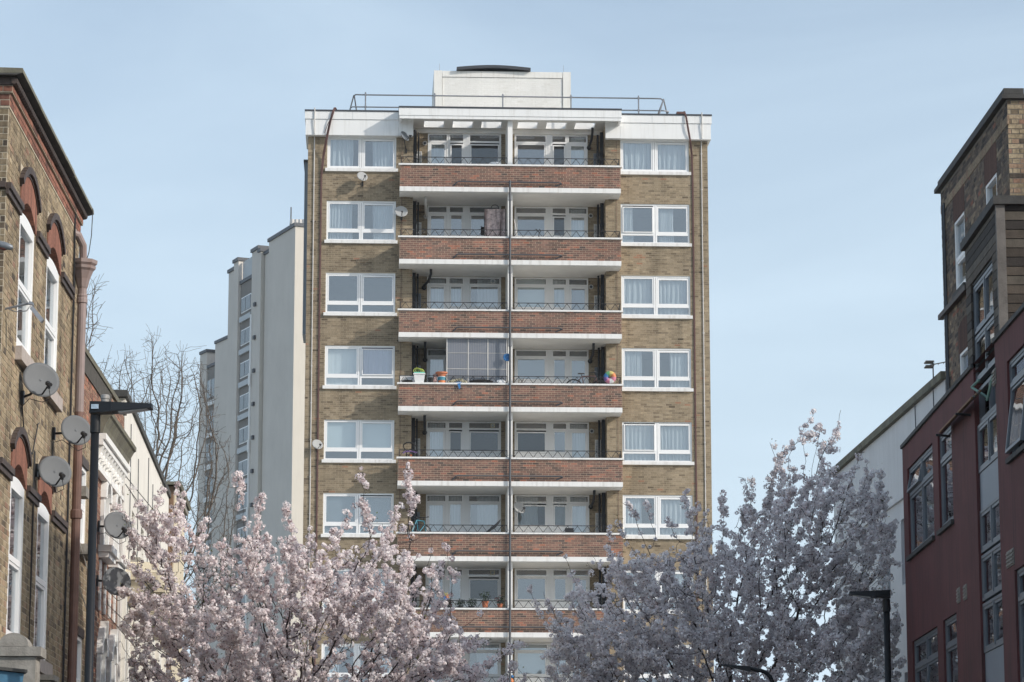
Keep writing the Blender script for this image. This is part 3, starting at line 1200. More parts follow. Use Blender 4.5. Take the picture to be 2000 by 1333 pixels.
# conduits and bundled cables down the wings
for x in (-7.08, 7.02):
    g = MB()
    g.tube([(x, -.325, 29.7), (x, -.325, 29.2)], .022, 6)
    g.tube([(x, -.325, 29.2), (x, -.30, 28.75), (x, -.03, 28.66), (x, -.028, 4)], .02, 6)
    for k in range(18):
        g.box(x - .035, x + .035, -.035, -.005, 28.2 - k * 1.33, 28.24 - k * 1.33)
    g.build('conduit', [M_conduit], T)
g = MB()
for i in range(4):
    o = i * .02
    g.tube([(-6.30 + o, .1, 29.66), (-6.38 + o, -.30, 29.72), (-6.44 + o, -.36, 29.55), (-6.55 + o, -.34 - o, 29.15), (-6.66 + o, -.30, 28.6), (-6.78 + o, -.08, 27.95), (-6.84 + o * .7, -.035, 27.2), (-6.86 + o * .5, -.03, 4)], .014, 5)
g.tube([(-6.36, -.34, 29.6), (-6.6, -.33, 29.1), (-6.72, -.3, 28.75)], .012, 5)
for i in range(3):
    o = i * .022
    g.tube([(6.25 + o, .05, 29.66), (6.36 + o, -.30, 29.74), (6.42 + o, -.36, 29.5), (6.5 + o, -.35, 29.0), (6.57 + o, -.30, 28.6), (6.64 + o, -.06, 28.2), (6.67 + o * .8, -.03, 27.4), (6.69 + o * .6, -.03, 4)], .014, 5)
g.box(6.1, 6.42, -.35, .1, 29.64, 29.72)
g.build('cable_bundle', [M_brownpipe], T)

# rainwater stack up the middle with branch pipes to every balcony
g = MB()
g.tube([(-.02, -1.045, 4), (-.02, -1.045, ROWS[0] + .40)], .040, 8)
for k in range(9):
    zb = ROWS[k]
    g.lathe((-.02, -1.045, zb + 2.35 - ST), [(.05, -.03), (.054, 0), (.05, .03)], 8)
    z = zb + .35
    g.tube([(-1.93 - .12, -.96, z - .14), (-1.93, -1.03, z - .02), (-1.86, -1.045, z), (1.72, -1.045, z), (1.80, -1.03, z - .01), (1.86, -.975, z - .02), (1.62, -.96, z - .12)], .024, 6)
g.build('rainwater_pipe', [M_greypipe], T)
g = MB()
for x in (-3.9, 3.9):
    g.tube([(x, -.25, 28.6), (x, -.03, 28.2), (x, -.02, 6)], .006, 4)
g.parts('aerial_cable', [M_brownpipe], T)
# small side duct high on the left flank
g = MB()
g.box(-7.50, -7.312, 3.2, 5.0, 22.0, 28.55)
g.box(-7.54, -7.312, 3.1, 5.1, 28.553, 28.62, 1)
g.build('side_duct', [M_spandrel, M_dark], T)

# ------------------------------------------------------------------ the far concrete tower
F = empty('far_tower', (-16.817, 225, 0), 0, 'tall pale concrete tower with stepped fins behind the brick flats', 'tower block')
ax = Vector((-.400, .9165))
px = Vector((.9165, .400))


def q(t, s):
    return (ax.x * t + px.x * s, ax.y * t + px.y * s)


def slab_(name, t0, t1, s0, s1, top, mats, side_light=True):
    m = MB()
    pts = [q(t0, s0), q(t0, s1), q(t1, s1), q(t1, s0)]
    m.prism(pts, 0, top, 0)
    for i in range(0, len(m.m)):
        pass
    m.m[2] = 1  # end face towards the sun takes the lit concrete copy
    c = MB()
    c.prism([q(t0 - .1, s0 - .12), q(t0 - .1, s1 + .1), q(t1 + .1, s1 + .1), q(t1 + .1, s0 - .12)], top + .005, top + .28)
    o = m.build(name, mats, F)
    c.build('coping', [M_greypipe], o)
    return o


slab_('concrete_fin', 0, 6.26, 0, .95, 52.7, [M_conc_a, M_conc_w])
slab_('wall', 6.27, 7.9, .25, 3, 52.0, [M_conc_a, M_conc_a])
slab_('concrete_fin', 8.0, 8.6, -.05, 2.5, 52.3, [M_conc_a, M_conc_w])
slab_('concrete_fin', 8.9, 10.6, .05, 3, 52.7, [M_conc_a, M_conc_w])
slab_('wall', 10.61, 13.85, .22, 4, 50.7, [M_conc_d, M_conc_d])
slab_('concrete_fin', 13.9, 15.1, .0, 2.4, 52.7, [M_conc_a, M_conc_a])
slab_('concrete_fin', 15.2, 16.8, .12, 2.4, 52.2, [M_conc_a, M_conc_w])
slab_('wall', .5, 16.6, 3.2, 16, 51.5, [M_conc_w, M_conc_w])
for k in range(18):
    z = 48.2 - 2.7 * k
    w = MB()
    a, b = q(11.0, .16), q(13.5, .16)
    c, d = q(11.0, .215), q(13.5, .215)
    w.prism([a, c, d, b], z, z + 1.3, 0)
    wo_ = w.build('window', [M_upvc], F)
    g = MB()
    for t0, t1 in ((11.1, 12.2), (12.35, 13.4)):
        g.prism([q(t0, .12), q(t0, .155), q(t1, .155), q(t1, .12)], z + .1, z + 1.2)
    g.build('pane', [mat('dark_far_glass', (.10, .12, .14), .2, .1, 1, spec=.8)], wo_)
    g = MB()
    g.prism([q(10.8, .03), q(10.8, .21), q(13.6, .21), q(13.6, .03)], z - .75, z - .32)
    g.build('balcony_panel', [mat('pale_blue_glass_panel', (.50, .53, .55), .5, .05, 1, spec=.3)], F)
    # lit strip of windows on the face beyond the end fin
    g = MB()
    g.prism([q(.4, .96), q(.4, 3.1), q(.46, 3.1), q(.46, .96)], z, z + 1.45, 0)
    g.prism([q(.34, .96), q(.34, 3.1), q(.39, 3.1), q(.39, .96)], z - .5, z - .1, 1)
    g.prism([q(.37, 1.2), q(.37, 1.3), q(.39, 1.3), q(.39, 1.2)], z, z + 1.45, 1)
    g.build('window', [GL2, M_white], F)
g = MB()
g.prism([q(.47, .96), q(.47, 3.19), q(.9, 3.19), q(.9, .96)], 0, 51.0)
g.build('wall', [mat('brown_panel', (.28, .20, .15), .8, .15, 1)], F)
g = MB()
for t, s, h in ((2.5, .5, 2.0), (13.0, 1.5, 2.6), (-.0, 1.4, 2.6)):
    x, y = q(t, s)
    z = 52.8 if t != 13.0 else 51
    g.tube([(x, y, z), (x, y, z + h)], .05, 4)
    g.box(x - .02, x + .6, y - .03, y + .03, z + h * .4, z + h * .45)
g.parts('aerial', [M_greypipe], F)
g = MB()
x, y = q(.6, .5)
for i in range(4):
    g.lathe((x + .3 * i - .5, y, 53.0), [(.0, .45), (.2, .38), (.24, .0)], 8)
g.parts('roof_drum', [M_conduit], F)
g = MB()
for t in (11.2, 13.6):
    x, y = q(t, .6)
a = q(11.2, .35); b = q(13.8, .35)
g.prism([q(11.2, .35), q(11.2, .4), q(13.8, .4), q(13.8, .35)], 51.0, 52.6)
g.build('roof_balustrade', [mat('pale_blue_glass_panel', (.48, .58, .66))], F)
# white service riser
g = MB()
g.prism([q(10.3, -.06), q(10.3, .04), q(10.58, .04), q(10.58, -.06)], 5, 47.6)
g.build('service_riser', [M_white], F)
g = MB()
for k in range(12):
    g.prism([q(10.2, -.12), q(10.2, -.065), q(10.62, -.065), q(10.62, -.12)], 41.8 - k * 5.4, 42.8 - k * 5.4)
g.parts('riser_collar', [M_white], F)
g = MB()
for k in range(16):
    g.prism([q(9.3, -.12), q(9.3, .04), q(9.7, .04), q(9.7, -.12)], 48.1 - 2.7 * k, 48.4 - 2.7 * k)
g.parts('vent', [M_dark], F)
# lower block on its left
a2 = Vector((-.447, .894))
p2 = Vector((.894, .447))
oB = Vector((-23.317 + 16.817, 241 - 225)) + a2 * .3


def q2(t, s):
    return (oB.x + a2.x * t + p2.x * s, oB.y + a2.y * t + p2.y * s)


for nm, t0, t1, s0, s1, top, ms in (('lower_block', -.1, 3.0, 0, 6, 46.9, [M_conc_a, M_conc_a]), ('lower_block', 3.01, 5.2, .2, 6, 45.2, [M_conc_d, M_conc_d]), ('lower_block', 5.21, 6.8, .1, 6, 46.6, [M_conc_a, M_conc_a])):
    m = MB()
    m.prism([q2(t0, s0), q2(t0, s1), q2(t1, s1), q2(t1, s0)], 0, top)
    o = m.build(nm, ms, F)
    m = MB()
    m.prism([q2(t0 - .1, s0 - .1), q2(t0 - .1, s1), q2(t1, s1), q2(t1, s0 - .1)], top + .005, top + .25)
    m.build('coping', [M_greypipe], o)
for k in range(15):
    z = 42.6 - 2.7 * k
    g = MB()
    g.prism([q2(3.4, .14), q2(3.4, .19), q2(5.1, .19), q2(5.1, .14)], z, z + 1.5, 0)
    g.prism([q2(3.2, .02), q2(3.2, .19), q2(5.15, .19), q2(5.15, .02)], z - .7, z - .3, 1)
    g.prism([q2(4.25, .10), q2(4.25, .13), q2(4.4, .13), q2(4.4, .10)], z, z + 1.5, 1)
    g.build('window', [GL2, M_white], F)

# ------------------------------------------------------------------ left terrace, frame: x along the street, y inwards
ANG = -0.025168


def street_frame(name, ox, oy, ang, label, cat, right=False):
    d = (math.sin(ang), math.cos(ang))
    if right:
        d = (-d[0], -d[1])
    return empty(name, (ox, oy, 0), math.atan2(d[1], d[0]), label, cat)


def arc_band(mb, xc, zc, r0, r1, a0, a1, y0, y1, n=10, mi=0, gap=0.0, tone=None):
    """voussoirs: ring segment pieces proud of the wall"""
    for i in range(n):
        t0 = a0 + (a1 - a0) * (i + gap) / n
        t1 = a0 + (a1 - a0) * (i + 1 - gap) / n
        p = [(xc + r * math.cos(t), zc + r * math.sin(t)) for r, t in ((r0, t0), (r1, t0), (r1, t1), (r0, t1))]
        vs = [(x, y0, z) for x, z in p] + [(x, y1, z) for x, z in p]
        mb.add(vs, [(0, 1, 2, 3), (7, 6, 5, 4), (0, 4, 5, 1), (1, 5, 6, 2), (2, 6, 7, 3), (3, 7, 4, 0)], mi, (R.random() if tone is None else tone))


def upvc_sash(parent, x0, x1, z0, z1, y, split=.5, arch=0.0, m=None, roomm=None, name='window', opened=False, fw=.10, depth=1.6):
    m = m or M_upvc
    f = MB()
    frame_box(f, x0, x1, z0, z1, fw, y, y + .09)
    zm = z0 + (z1 - z0) * split
    f.box(x0 + fw, x1 - fw, y + .005, y + .085, zm - .035, zm + .035)
    if arch:
        n = 8
        c = (x0 + x1) / 2
        hw = (x1 - x0) / 2
        rr = (hw * hw + arch * arch) / (2 * arch)
        zc = z1 + arch - rr
        pts = []
        a = math.asin(hw / rr)
        for i in range(n + 1):
            t = -a + 2 * a * i / n
            pts.append((c + rr * math.sin(t), zc + rr * math.cos(t)))
        for i in range(n):
            (xa, za), (xb, zb_) = pts[i], pts[i + 1]
            f.hexa([(xa, y, z1 - .001), (xb, y, z1 - .001), (xb, y + .08, z1 - .001), (xa, y + .08, z1 - .001), (xa, y, za), (xb, y, zb_), (xb, y + .08, zb_), (xa, y + .08, za)])
    w = f.build(name, [m], parent)
    s = MB()
    frame_box(s, x0 + fw, x1 - fw, z0 + fw, zm - .035, .04, y + .015, y + .07)
    s.build('sash', [m], w)
    pane(w, x0 + fw, x1 - fw, zm + .035, z1 - fw, y + .045)
    pane(w, x0 + fw + .04, x1 - fw - .04, z0 + fw + .04, zm - .075, y + .05)
    room(w, x0 + .01, x1 - .01, z0 + .01, z1, y + .095, y + depth, roomm or M_room)
    cw = (x1 - x0) * .3
    curtain(w, x1 - fw - cw, x1 - fw, z0 + .1, z1 - .1, y + .3, M_curtain, seed=int(x0 * 10), folds=3)
    return w


A = street_frame('brick_house', -5.85, 34, ANG, 'tall yellow brick terraced house at left edge with red brick cornice and dishes', 'house')
AX0, AX1 = -.65, 6.28
W1 = (.50, 1.80, 7.98, 9.62)
W2 = (2.98, 4.24, 7.98, 9.62)
W3 = (.42, 1.62, 4.50, 6.42)
W4 = (2.80, 3.98, 4.50, 6.42)
AH = [W1, W2, W3, W4, (.5, 1.8, 0, 3.2), (2.9, 4.3, .3, 3.0)]
ARCH = .22
ah_wall = [(h[0], h[1], h[2], h[3] + (ARCH if i < 4 else 0)) for i, h in enumerate(AH)]
m = MB()
facade(m, AX0, AX1, 0, 10.60, ah_wall, 0, .18)
m.add([(AX0, 0, 0), (AX0, 8, 0), (AX0, 8, 10.6), (AX0, 0, 10.6)], [(0, 1, 2, 3)])
m.add([(AX1, 0, 0), (AX1, 8, 0), (AX1, 8, 10.6), (AX1, 0, 10.6)], [(0, 3, 2, 1)])
m.add([(AX0, 8, 0), (AX1, 8, 0), (AX1, 8, 10.6), (AX0, 8, 10.6)], [(0, 3, 2, 1)])
m.add([(AX0, 0, 10.6), (AX1, 0, 10.6), (AX1, 8, 10.6), (AX0, 8, 10.6)], [(0, 1, 2, 3)])
m.build('wall', [M_mortar_d], A)
ea = []
redzones = []
for w in (W1, W2, W3, W4):
    redzones.append((w[0] - .05, w[1] + .05, w[3] - .0, w[3] + .56))
brick_field(ea, (0, 0), EX, (0, -1), AX0, AX1, 3.75, 10.58, ah_wall + redzones, 0, bond='flem', tone=(.58, .22), proud=.009)
# red reveals beside the windows just under the string course
brick_field(ea, (AX0, 0), (0, 1), (-1, 0), 0, 2.0, 3.75, 10.58, [], 0, bond='flem', tone=(.32, .2), proud=.009)
# red cornice courses stepping out
for i, (zc, pr) in enumerate(((10.60, .012), (10.675, .012), (10.762, .045))):
    o2 = (0, -pr)
    brick_field(ea, o2, EX, (0, -1), AX0 - pr, AX1, zc, zc + .074, [], 1, proud=.006, tone=(.55, .25), red=0)
    brick_field(ea, (AX0 - pr, -pr), (0, 1), (-1, 0), 0, 2.0, zc, zc + .074, [], 1, proud=.006, tone=(.55, .25), red=0)
c = MB()
for z0, z1, pr in ((10.58, 10.755, .010), (10.756, 10.84, .043)):
    c.box(AX0 - pr, AX1 + .02, -pr, 1.5, z0, z1)
c.build('cornice', [M_mortar_d], A)
# gauged red arches and arched red tympanum
g = MB()
for w in (W1, W2, W3, W4):
    xc = (w[0] + w[1]) / 2
    hw = (w[1] - w[0]) / 2
    n = 15
    for i in range(n):
        xa = w[0] - .05 + (w[1] - w[0] + .1) * i / n + .004
        xb = w[0] - .05 + (w[1] - w[0] + .1) * (i + 1) / n - .004

        def za(x):
            return w[3] + ARCH * max(0, 1 - ((x - xc) / hw) ** 2)

        def zt(x):
            return w[3] + .30 + .26 * max(0, 1 - ((x - xc) / (hw + .1)) ** 2)
        g.add([(xa, -.018, za(xa)), (xb, -.018, za(xb)), (xb, -.018, zt(xb)), (xa, -.018, zt(xa)), (xa, .1, za(xa)), (xb, .1, za(xb)), (xb, .1, zt(xb)), (xa, .1, zt(xa))],
              [(0, 1, 2, 3), (4, 0, 3, 7), (1, 5, 6, 2), (3, 2, 6, 7), (0, 4, 5, 1)], 0, R.gauss(.6, .15))
g.build('arch_brickwork', [ORNG], A, tones=True, kind='stuff')
for w in (W1, W2, W3, W4):
    xc = (w[0] + w[1]) / 2
    hw = (w[1] - w[0]) / 2 + .12
    r = (hw * hw + .28 * .28) / (2 * .28)
    zc = w[3] + .30 + .28 - r
    a = math.asin(hw / r)
    h = MB()
    arc_band(h, xc, zc, r, r + .085, math.pi / 2 + a, math.pi / 2 - a, -.06, .0, 14, gap=.04)
    arc_band(h, xc, zc, r - .03, r - .002, math.pi / 2 + a, math.pi / 2 - a, -.03, .0, 7)
    h.build('hood_mould', [M_bull], A)
# string course at springing height, bullnosed bricks
pieces = []
for zs, spans in ((9.60, ((-.68, .45), (1.88, 2.92), (4.32, 5.55))), (6.40, ((-.68, .36), (1.70, 2.72), (4.06, 5.50)))):
    for a, b in spans:
        h = MB()
        x = a
        while x < b - .02:
            xe = min(x + .11, b)
            h.box(x + .003, xe - .003, -.06, .02, zs + .02, zs + .09)
            x = xe
        h.box(a, b, -.035, .0, zs - .045, zs + .018)
        h.build('string_course', [M_bull], A)
h = MB()
for zs in (9.6, 6.4):
    x = .0
    while x < 1.9:
        h.box(AX0 - .09, AX0, x + .003, x + .107, zs + .02, zs + .09)
        x += .11
h.build('string_course', [M_bull], A)
# dark roll moulding beneath the coping
h = MB()
x = AX0 - .09
while x < AX1:
    h.lathe((x, -.065, 10.885), [(.0, 0), (.040, 0), (.046, .05), (.040, .105), (0, .105)], 8, 0, axis=(1, 0, 0))
    x += .112
h.box(AX0 - .07, AX1 + .02, -.06, 1.5, 10.842, 10.93)
h.build('roll_moulding', [M_bull], A)
# oversailing coping slabs
x = AX0 - .17
i = 0
while x < AX1 + .1:
    xe = min(x + R.uniform(.75, .95), AX1 + .17)
    h = MB()
    dz = R.uniform(-.006, .006)
    h.hexa([(x + .004, -.10, 10.932 + dz), (xe - .004, -.10, 10.932 + dz), (xe - .004, 1.6, 10.932 + dz), (x + .004, 1.6, 10.932 + dz),
            (x + .004, -.17, 10.952 + dz), (xe - .004, -.17, 10.952 + dz), (xe - .004, 1.6, 10.952 + dz), (x + .004, 1.6, 10.952 + dz)], 1)
    h.hexa([(x + .004, -.175, 10.954 + dz), (xe - .004, -.175, 10.954 + dz), (xe - .004, 1.6, 10.954 + dz), (x + .004, 1.6, 10.954 + dz),
            (x + .004, -.17, 11.01 + dz), (xe - .004, -.17, 11.01 + dz), (xe - .004, 1.6, 11.06 + dz), (x + .004, 1.6, 11.06 + dz)])
    h.build('coping_stone', [M_coping, M_darkcop], A)
    x = xe
# windows and sills
for w, op in ((W1, 0), (W2, 0), (W3, 0), (W4, 1)):
    upvc_sash(A, w[0], w[1], w[2], w[3], .004, split=.5 if w[2] > 7 else .52, arch=.055, fw=.115)
    s = MB()
    s.box(w[0] - .08, w[1] + .08, -.085, .06, w[2] - .17, w[2] - .004)
    s.build('sill', [M_sill], A)
# shop level
s = MB()
s.box(AX0 - .05, AX1, -.22, .0, 3.35, 3.70)
s.build('shop_fascia', [M_stone], A)
s = MB()
s.box(AX0 - .18, AX0 + .20, -.52, .0, 3.3, 4.22, 0)
s.box(AX0 - .22, AX0 + .26, -.58, .02, 4.225, 4.33, 0)
s.box(AX0 - .13, AX0 + .15, -.53, -.52, 3.5, 4.05, 0)
hd = [(-.27 + .17 * math.cos(math.pi * i / 10), 4.335 + .15 * math.sin(math.pi * i / 10)) for i in range(11)]
s.add([(AX0 - .2, y, z) for y, z in hd] + [(AX0 + .15, y, z) for y, z in hd], [tuple(range(11)), tuple(range(21, 10, -1))] + [(i, i + 11, i + 12, i + 1) for i in range(10)])
s.build('console_stone', [M_stone], A)
s = MB()
s.box(1.95, 2.35, -.34, 0, 3.4, 4.15)
s.box(1.90, 2.40, -.38, 0.01, 4.155, 4.22)
s.build('console_stone', [M_stone], A)
# downpipe with hopper
p = MB()
px_, py_ = 5.78, -.12
p.tube([(px_ - .15, .0, 10.50), (px_ - .12, -.06, 10.48), (px_ - .05, py_, 10.35), (px_, py_, 10.18)], .055, 10, 0)
p.lathe((px_, py_, 9.73), [(.05, 0), (.075, .05), (.10, .16), (.145, .27), (.175, .30), (.18, .335), (.165, .34), (.195, .37), (.20, .42), (.0, .42)], 8, 0)
p.tube([(px_, py_, 9.78), (px_, py_, 8.05)], .062, 12, 0)
p.lathe((px_, py_, 9.58), [(.064, -.03), (.076, -.02), (.076, .03), (.07, .05), (.076, .08), (.064, .1)], 12, 0)
p.tube([(px_, py_, 8.05), (px_, py_, 3.0)], .062, 12, 1)
for z in (6.65, 7.9):
    p.lathe((px_, py_, z), [(.064, -.06), (.08, -.05), (.08, .05), (.07, .07)], 12, 1)
p.build('drainpipe', [M_hopper, M_rustpipe], A, smooth=False)
p = MB()
p.tube([(5.55, -.02, 11.0), (5.58, -.03, 9.5), (5.56, -.03, 4)], .014, 5)
p.tube([(5.62, -.02, 10.4), (5.64, -.03, 8), (5.6, -.03, 4)], .01, 5)
p.tube([(2.25, -.015, 7.0), (2.22, -.02, 6.5), (2.26, -.02, 4.2)], .007, 4)
p.tube([(2.34, -.015, 7.0), (2.3, -.02, 5.5), (2.2, -.02, 4.2)], .006, 4)
p.tube([(1.0, -.02, 7.4), (1.3, -.03, 6.95), (1.9, -.04, 6.9), (2.4, -.03, 7.35), (2.6, -.02, 7.4)], .008, 4)
p.parts('wall_cable', [M_black], A)
lay_bricks(A, ea, [STOCK, ORNG], lambda e: (e[0][2] < 6.5, e[0][0] + .3 * abs(e[0][2] - 8.5)))

# ---- B: second house, lower, with white dressed bay
B = street_frame('terraced_house', -5.85 + math.sin(ANG) * 6.3, 34 + math.cos(ANG) * 6.3, ANG, 'lower brick terraced house with white arched windows and ornate white cornice left of cherry tree', 'house')
BX1 = 6.35
Bn = (.92, 1.60, 6.42, 7.55)
Bl = (.95, 1.60, 3.9, 5.16)
ar = [(3.35, 4.15, 6.70, 7.55), (4.70, 5.50, 6.70, 7.55), (3.35, 4.15, 4.55, 5.25), (4.70, 5.50, 4.55, 5.25)]
holes = [Bn, Bl] + ar
m = MB()
facade(m, 0, BX1, 0, 9.1, holes, 0, .2)
m.add([(BX1, 0, 0), (BX1, 8, 0), (BX1, 8, 9.1), (BX1, 0, 9.1)], [(0, 3, 2, 1)])
m.add([(0, 0, 9.1), (BX1, 0, 9.1), (BX1, 8, 9.1), (0, 8, 9.1)], [(0, 1, 2, 3)])
m.add([(0, 8, 0), (BX1, 8, 0), (BX1, 8, 9.1), (0, 8, 9.1)], [(0, 3, 2, 1)])
m.build('wall', [M_mortar_d], B)
eb = []
brick_field(eb, (0, 0), EX, (0, -1), 0, 2.6, 3.9, 7.95, holes, 0, bond='flem', tone=(.62, .2))
brick_field(eb, (0, 0), EX, (0, -1), 0, BX1, 7.95, 9.08, holes, 1, bond='flem', tone=(.55, .22))
brick_field(eb, (0, 0), EX, (0, -1), 2.6, BX1, 3.9, 7.95, holes, 1, bond='flem', tone=(.45, .22), red=0)
lay_bricks(B, eb, [STOCK, BROWNB], lambda e: (e[0][0], ))
# coping and parapet band
x = 0
while x < BX1:
    xe = min(x + .9, BX1)
    h = MB()
    h.hexa([(x + .003, -.04, 9.105), (xe - .003, -.04, 9.105), (xe - .003, .35, 9.105), (x + .003, .35, 9.105), (x + .003, -.05, 9.17), (xe - .003, -.05, 9.17), (xe - .003, .35, 9.24), (x + .003, .35, 9.24)])
    h.build('coping_stone', [M_coping], B)
    x = xe
h = MB()
h.box(0, 4.3, -.022, .01, 8.84, 9.1)
h.build('parapet_band', [mat('dark_stone_band', (.075, .07, .062), .9, .25, 6, .4)], B)
h = MB()
prof = [(0, 8.19), (-.14, 8.20), (-.16, 8.26), (-.17, 8.30), (-.235, 8.42), (-.265, 8.44), (-.27, 8.50), (0, 8.53)]
x0, x1 = 2.2, 5.75
vs = [(x, y, z) for x in (x0, x1) for y, z in prof]
n = len(prof)
h.add(vs, [tuple(range(n))[::-1], tuple(range(n, 2 * n))] + [(i, i + 1, i + 1 + n, i + n) for i in range(n - 1)])
h.build('gutter_cornice', [M_coping], B)
h = MB()
h.box(2.2, 5.7, -.19, 0, 8.10, 8.186)
h.box(2.2, 5.7, -.15, 0, 8.02, 8.097)
h.box(2.2, 5.7, -.07, 0, 7.72, 7.77)
h.box(2.2, 5.7, -.10, 0, 7.65, 7.715)
h.box(2.2, 5.7, -.012, .005, 7.775, 8.015)
h.build('cornice', [M_terraw], B)
x = 2.3
while x < 5.6:
    c = MB()
    c.hexa([(x, -.05, 7.78), (x + .14, -.05, 7.78), (x + .14, -.013, 7.78), (x, -.013, 7.78), (x, -.145, 8.015), (x + .14, -.145, 8.015), (x + .14, -.013, 8.015), (x, -.013, 8.015)])
    c.lathe((x + .07, -.06, 7.84), [(0, -.02), (.06, 0), (.07, .06), (.03, .12), (0, .13)], 8)
    c.build('bracket', [M_terraw], B)
    x += .33
for (a, b, z0, z1) in ar:
    xc = (a + b) / 2
    f = MB()
    f.box(a, a + .14, -.06, .15, z0, z1 - .15)
    f.box(b - .14, b, -.06, .15, z0, z1 - .15)
    hw = (b - a) / 2
    n = 12
    for i in range(n):
        t0, t1 = math.pi * i / n, math.pi * (i + 1) / n
        arc_band(f, xc, z1 - .15, hw - .14, hw + .03, t0, t1, -.09, .15, 1)
    f.box(xc - .05, xc + .05, -.12, 0, z1 - .15 + hw - .16, z1 - .15 + hw + .10)
    w = f.build('window', [M_terraw], B)
    s = MB()
    s.box(a - .14, b + .14, -.20, 0, z0 - .12, z0 - .02)
    s.box(a - .10, b + .10, -.15, 0, z0 - .20, z0 - .125)
    s.build('sill', [M_terraw], w)
    s = MB()
    frame_box(s, a + .14, b - .14, z0, z1 + .05, .05, .08, .13)
    s.build('sash', [M_upvc], w)
    pane(w, a + .14, b - .14, z0, z1 + .2, .10)
    room(w, a + .03, b - .03, z0, z1 + hw - .2, .16, 1.2, M_roomd)
    for xx in (a + .0, b - .14):
        if z0 > 6:
            s = MB()
            zz = z0 - .22
            while zz > 5.75:
                s.box(xx, xx + .14 + (.02 if int(zz * 10) % 2 else 0), -.03, 0, zz - .145, zz - .005)
                zz -= .15
            s.build('quoin_strip', [M_terraw], B)
for w in (Bn, Bl):
    upvc_sash(B, w[0], w[1], w[2], w[3], .012, fw=.06)
    s = MB()
    s.box(w[0] - .1, w[1] + .1, -.14, .08, w[2] - .15, w[2] - .004, 0)
    s.build('sill', [M_stone, M_bull], B)
    s = MB()
    s.box(w[0] - .05, w[1] + .05, -.02, .1, w[3] + .0, w[3] + .12, 1)
    s.build('lintel', [M_stone, M_bull], B)
g = MB()
g.box(.2, .55, -.16, 0, 7.0, 7.14)
g.build('stone_ledge', [M_stone], B)
g = MB()
g.tube([(5.75, -.04, 7.7), (5.75, -.04, 4)], .02, 5)
g.tube([(5.95, -.05, 8.2), (5.95, -.05, 4)], .03, 6)
g.tube([(.1, -.02, 6.6), (1.3, -.08, 6.1), (2.4, -.03, 5.6)], .008, 4)
g.tube([(.1, -.02, 6.0), (1.5, -.08, 5.5), (3.0, -.03, 5.0)], .008, 4)
g.parts('wall_cable', [M_conduit], B)

# ---- C: tall white stuccoed block
ANGC = math.radians(-3.242)
C = street_frame('stucco_building', -6.199, 47, ANGC, 'tall white stuccoed building with plain parapet behind the left cherry tree', 'building')
CW = [(2.0, 2.7, 7.35, 7.9), (4.3, 5.1, 7.35, 7.9), (6.6, 7.4, 7.35, 7.9), (1.2, 1.9, 4.4, 6.1), (3.2, 3.9, 4.4, 6.1), (5.4, 6.1, 4.4, 6.1), (7.6, 8.3, 4.4, 6.1)]
m = MB()
facade(m, 0, 12.2, 0, 9.45, CW, 0, .25)
m.add([(0, 0, 0), (0, 8, 0), (0, 8, 9.45), (0, 0, 9.45)], [(0, 1, 2, 3)])
m.add([(12.2, 0, 0), (12.2, 8, 0), (12.2, 8, 9.45), (12.2, 0, 9.45)], [(0, 3, 2, 1)])
m.add([(0, 0, 9.44), (12.2, 0, 9.44), (12.2, 8, 9.44), (0, 8, 9.44)], [(0, 1, 2, 3)])
m.add([(0, 8, 0), (12.2, 8, 0), (12.2, 8, 9.45), (0, 8, 9.45)], [(0, 3, 2, 1)])
m.build('wall', [M_stucco], C)
x = -.15
while x < 12.3:
    h = MB()
    xe = min(x + 1.0, 12.35)
    h.box(x + .004, xe - .004, -.04, 1.0, 9.455, 9.56)
    h.build('coping_stone', [M_darkcop], C)
    x = xe
for w in CW:
    if w[2] > 7:
        s = MB()
        s.box(w[0] - .1, w[1] + .1, -.16, .1, w[2] - .35, w[2] - .25)
        s.box(w[0] - .05, w[1] + .05, -.10, .1, w[2] - .45, w[2] - .355)
        s.build('sill', [M_stone], C)
    f = MB()
    frame_box(f, w[0], w[1], w[2], w[3], .06, .12, .18)
    f.box((w[0] + w[1]) / 2 - .02, (w[0] + w[1]) / 2 + .02, .125, .175, w[2] + .06, w[3] - .06)
    wo2 = f.build('window', [M_upvc], C)
    pane(wo2, w[0] + .06, w[1] - .06, w[2] + .06, w[3] - .06, .15)
    room(wo2, w[0], w[1], w[2], w[3], .25, 1.5, M_roomd)
# pilasters and small pediments on scrolled brackets
for x in (.35, 2.5, 4.65, 6.85, 9.0, 11.2):
    s = MB()
    s.box(x - .12, x + .12, -.07, 0, 0, 6.55)
    s.box(x - .16, x + .16, -.11, 0, 6.555, 6.68)
    s.build('pilaster', [M_stucco], C)
for x in (1.55, 3.55, 5.75, 7.95, 10.1):
    s = MB()
    s.hexa([(x - .5, -.06, 6.28), (x + .5, -.06, 6.28), (x + .5, 0, 6.28), (x - .5, 0, 6.28), (x - .62, -.45, 6.62), (x + .62, -.45, 6.62), (x + .62, 0, 6.62), (x - .62, 0, 6.62)])
    s.box(x - .68, x + .68, -.52, 0, 6.625, 6.74)
    s.hexa([(x - .66, -.5, 6.745), (x + .66, -.5, 6.745), (x + .66, 0, 6.745), (x - .66, 0, 6.745), (x - .05, -.48, 6.98), (x + .05, -.48, 6.98), (x + .05, 0, 6.98), (x - .05, 0, 6.98)])
    s.build('pediment', [M_cream], C)
g = MB()
for x, z0 in ((1.1, 9.2), (3.0, 8.9), (5.6, 9.3), (6.9, 9.0)):
    g.tube([(x, -.02, z0), (x + .05, -.03, 7.5), (x - .03, -.02, 4)], .008, 4)
g.parts('wall_cable', [M_greypipe], C)
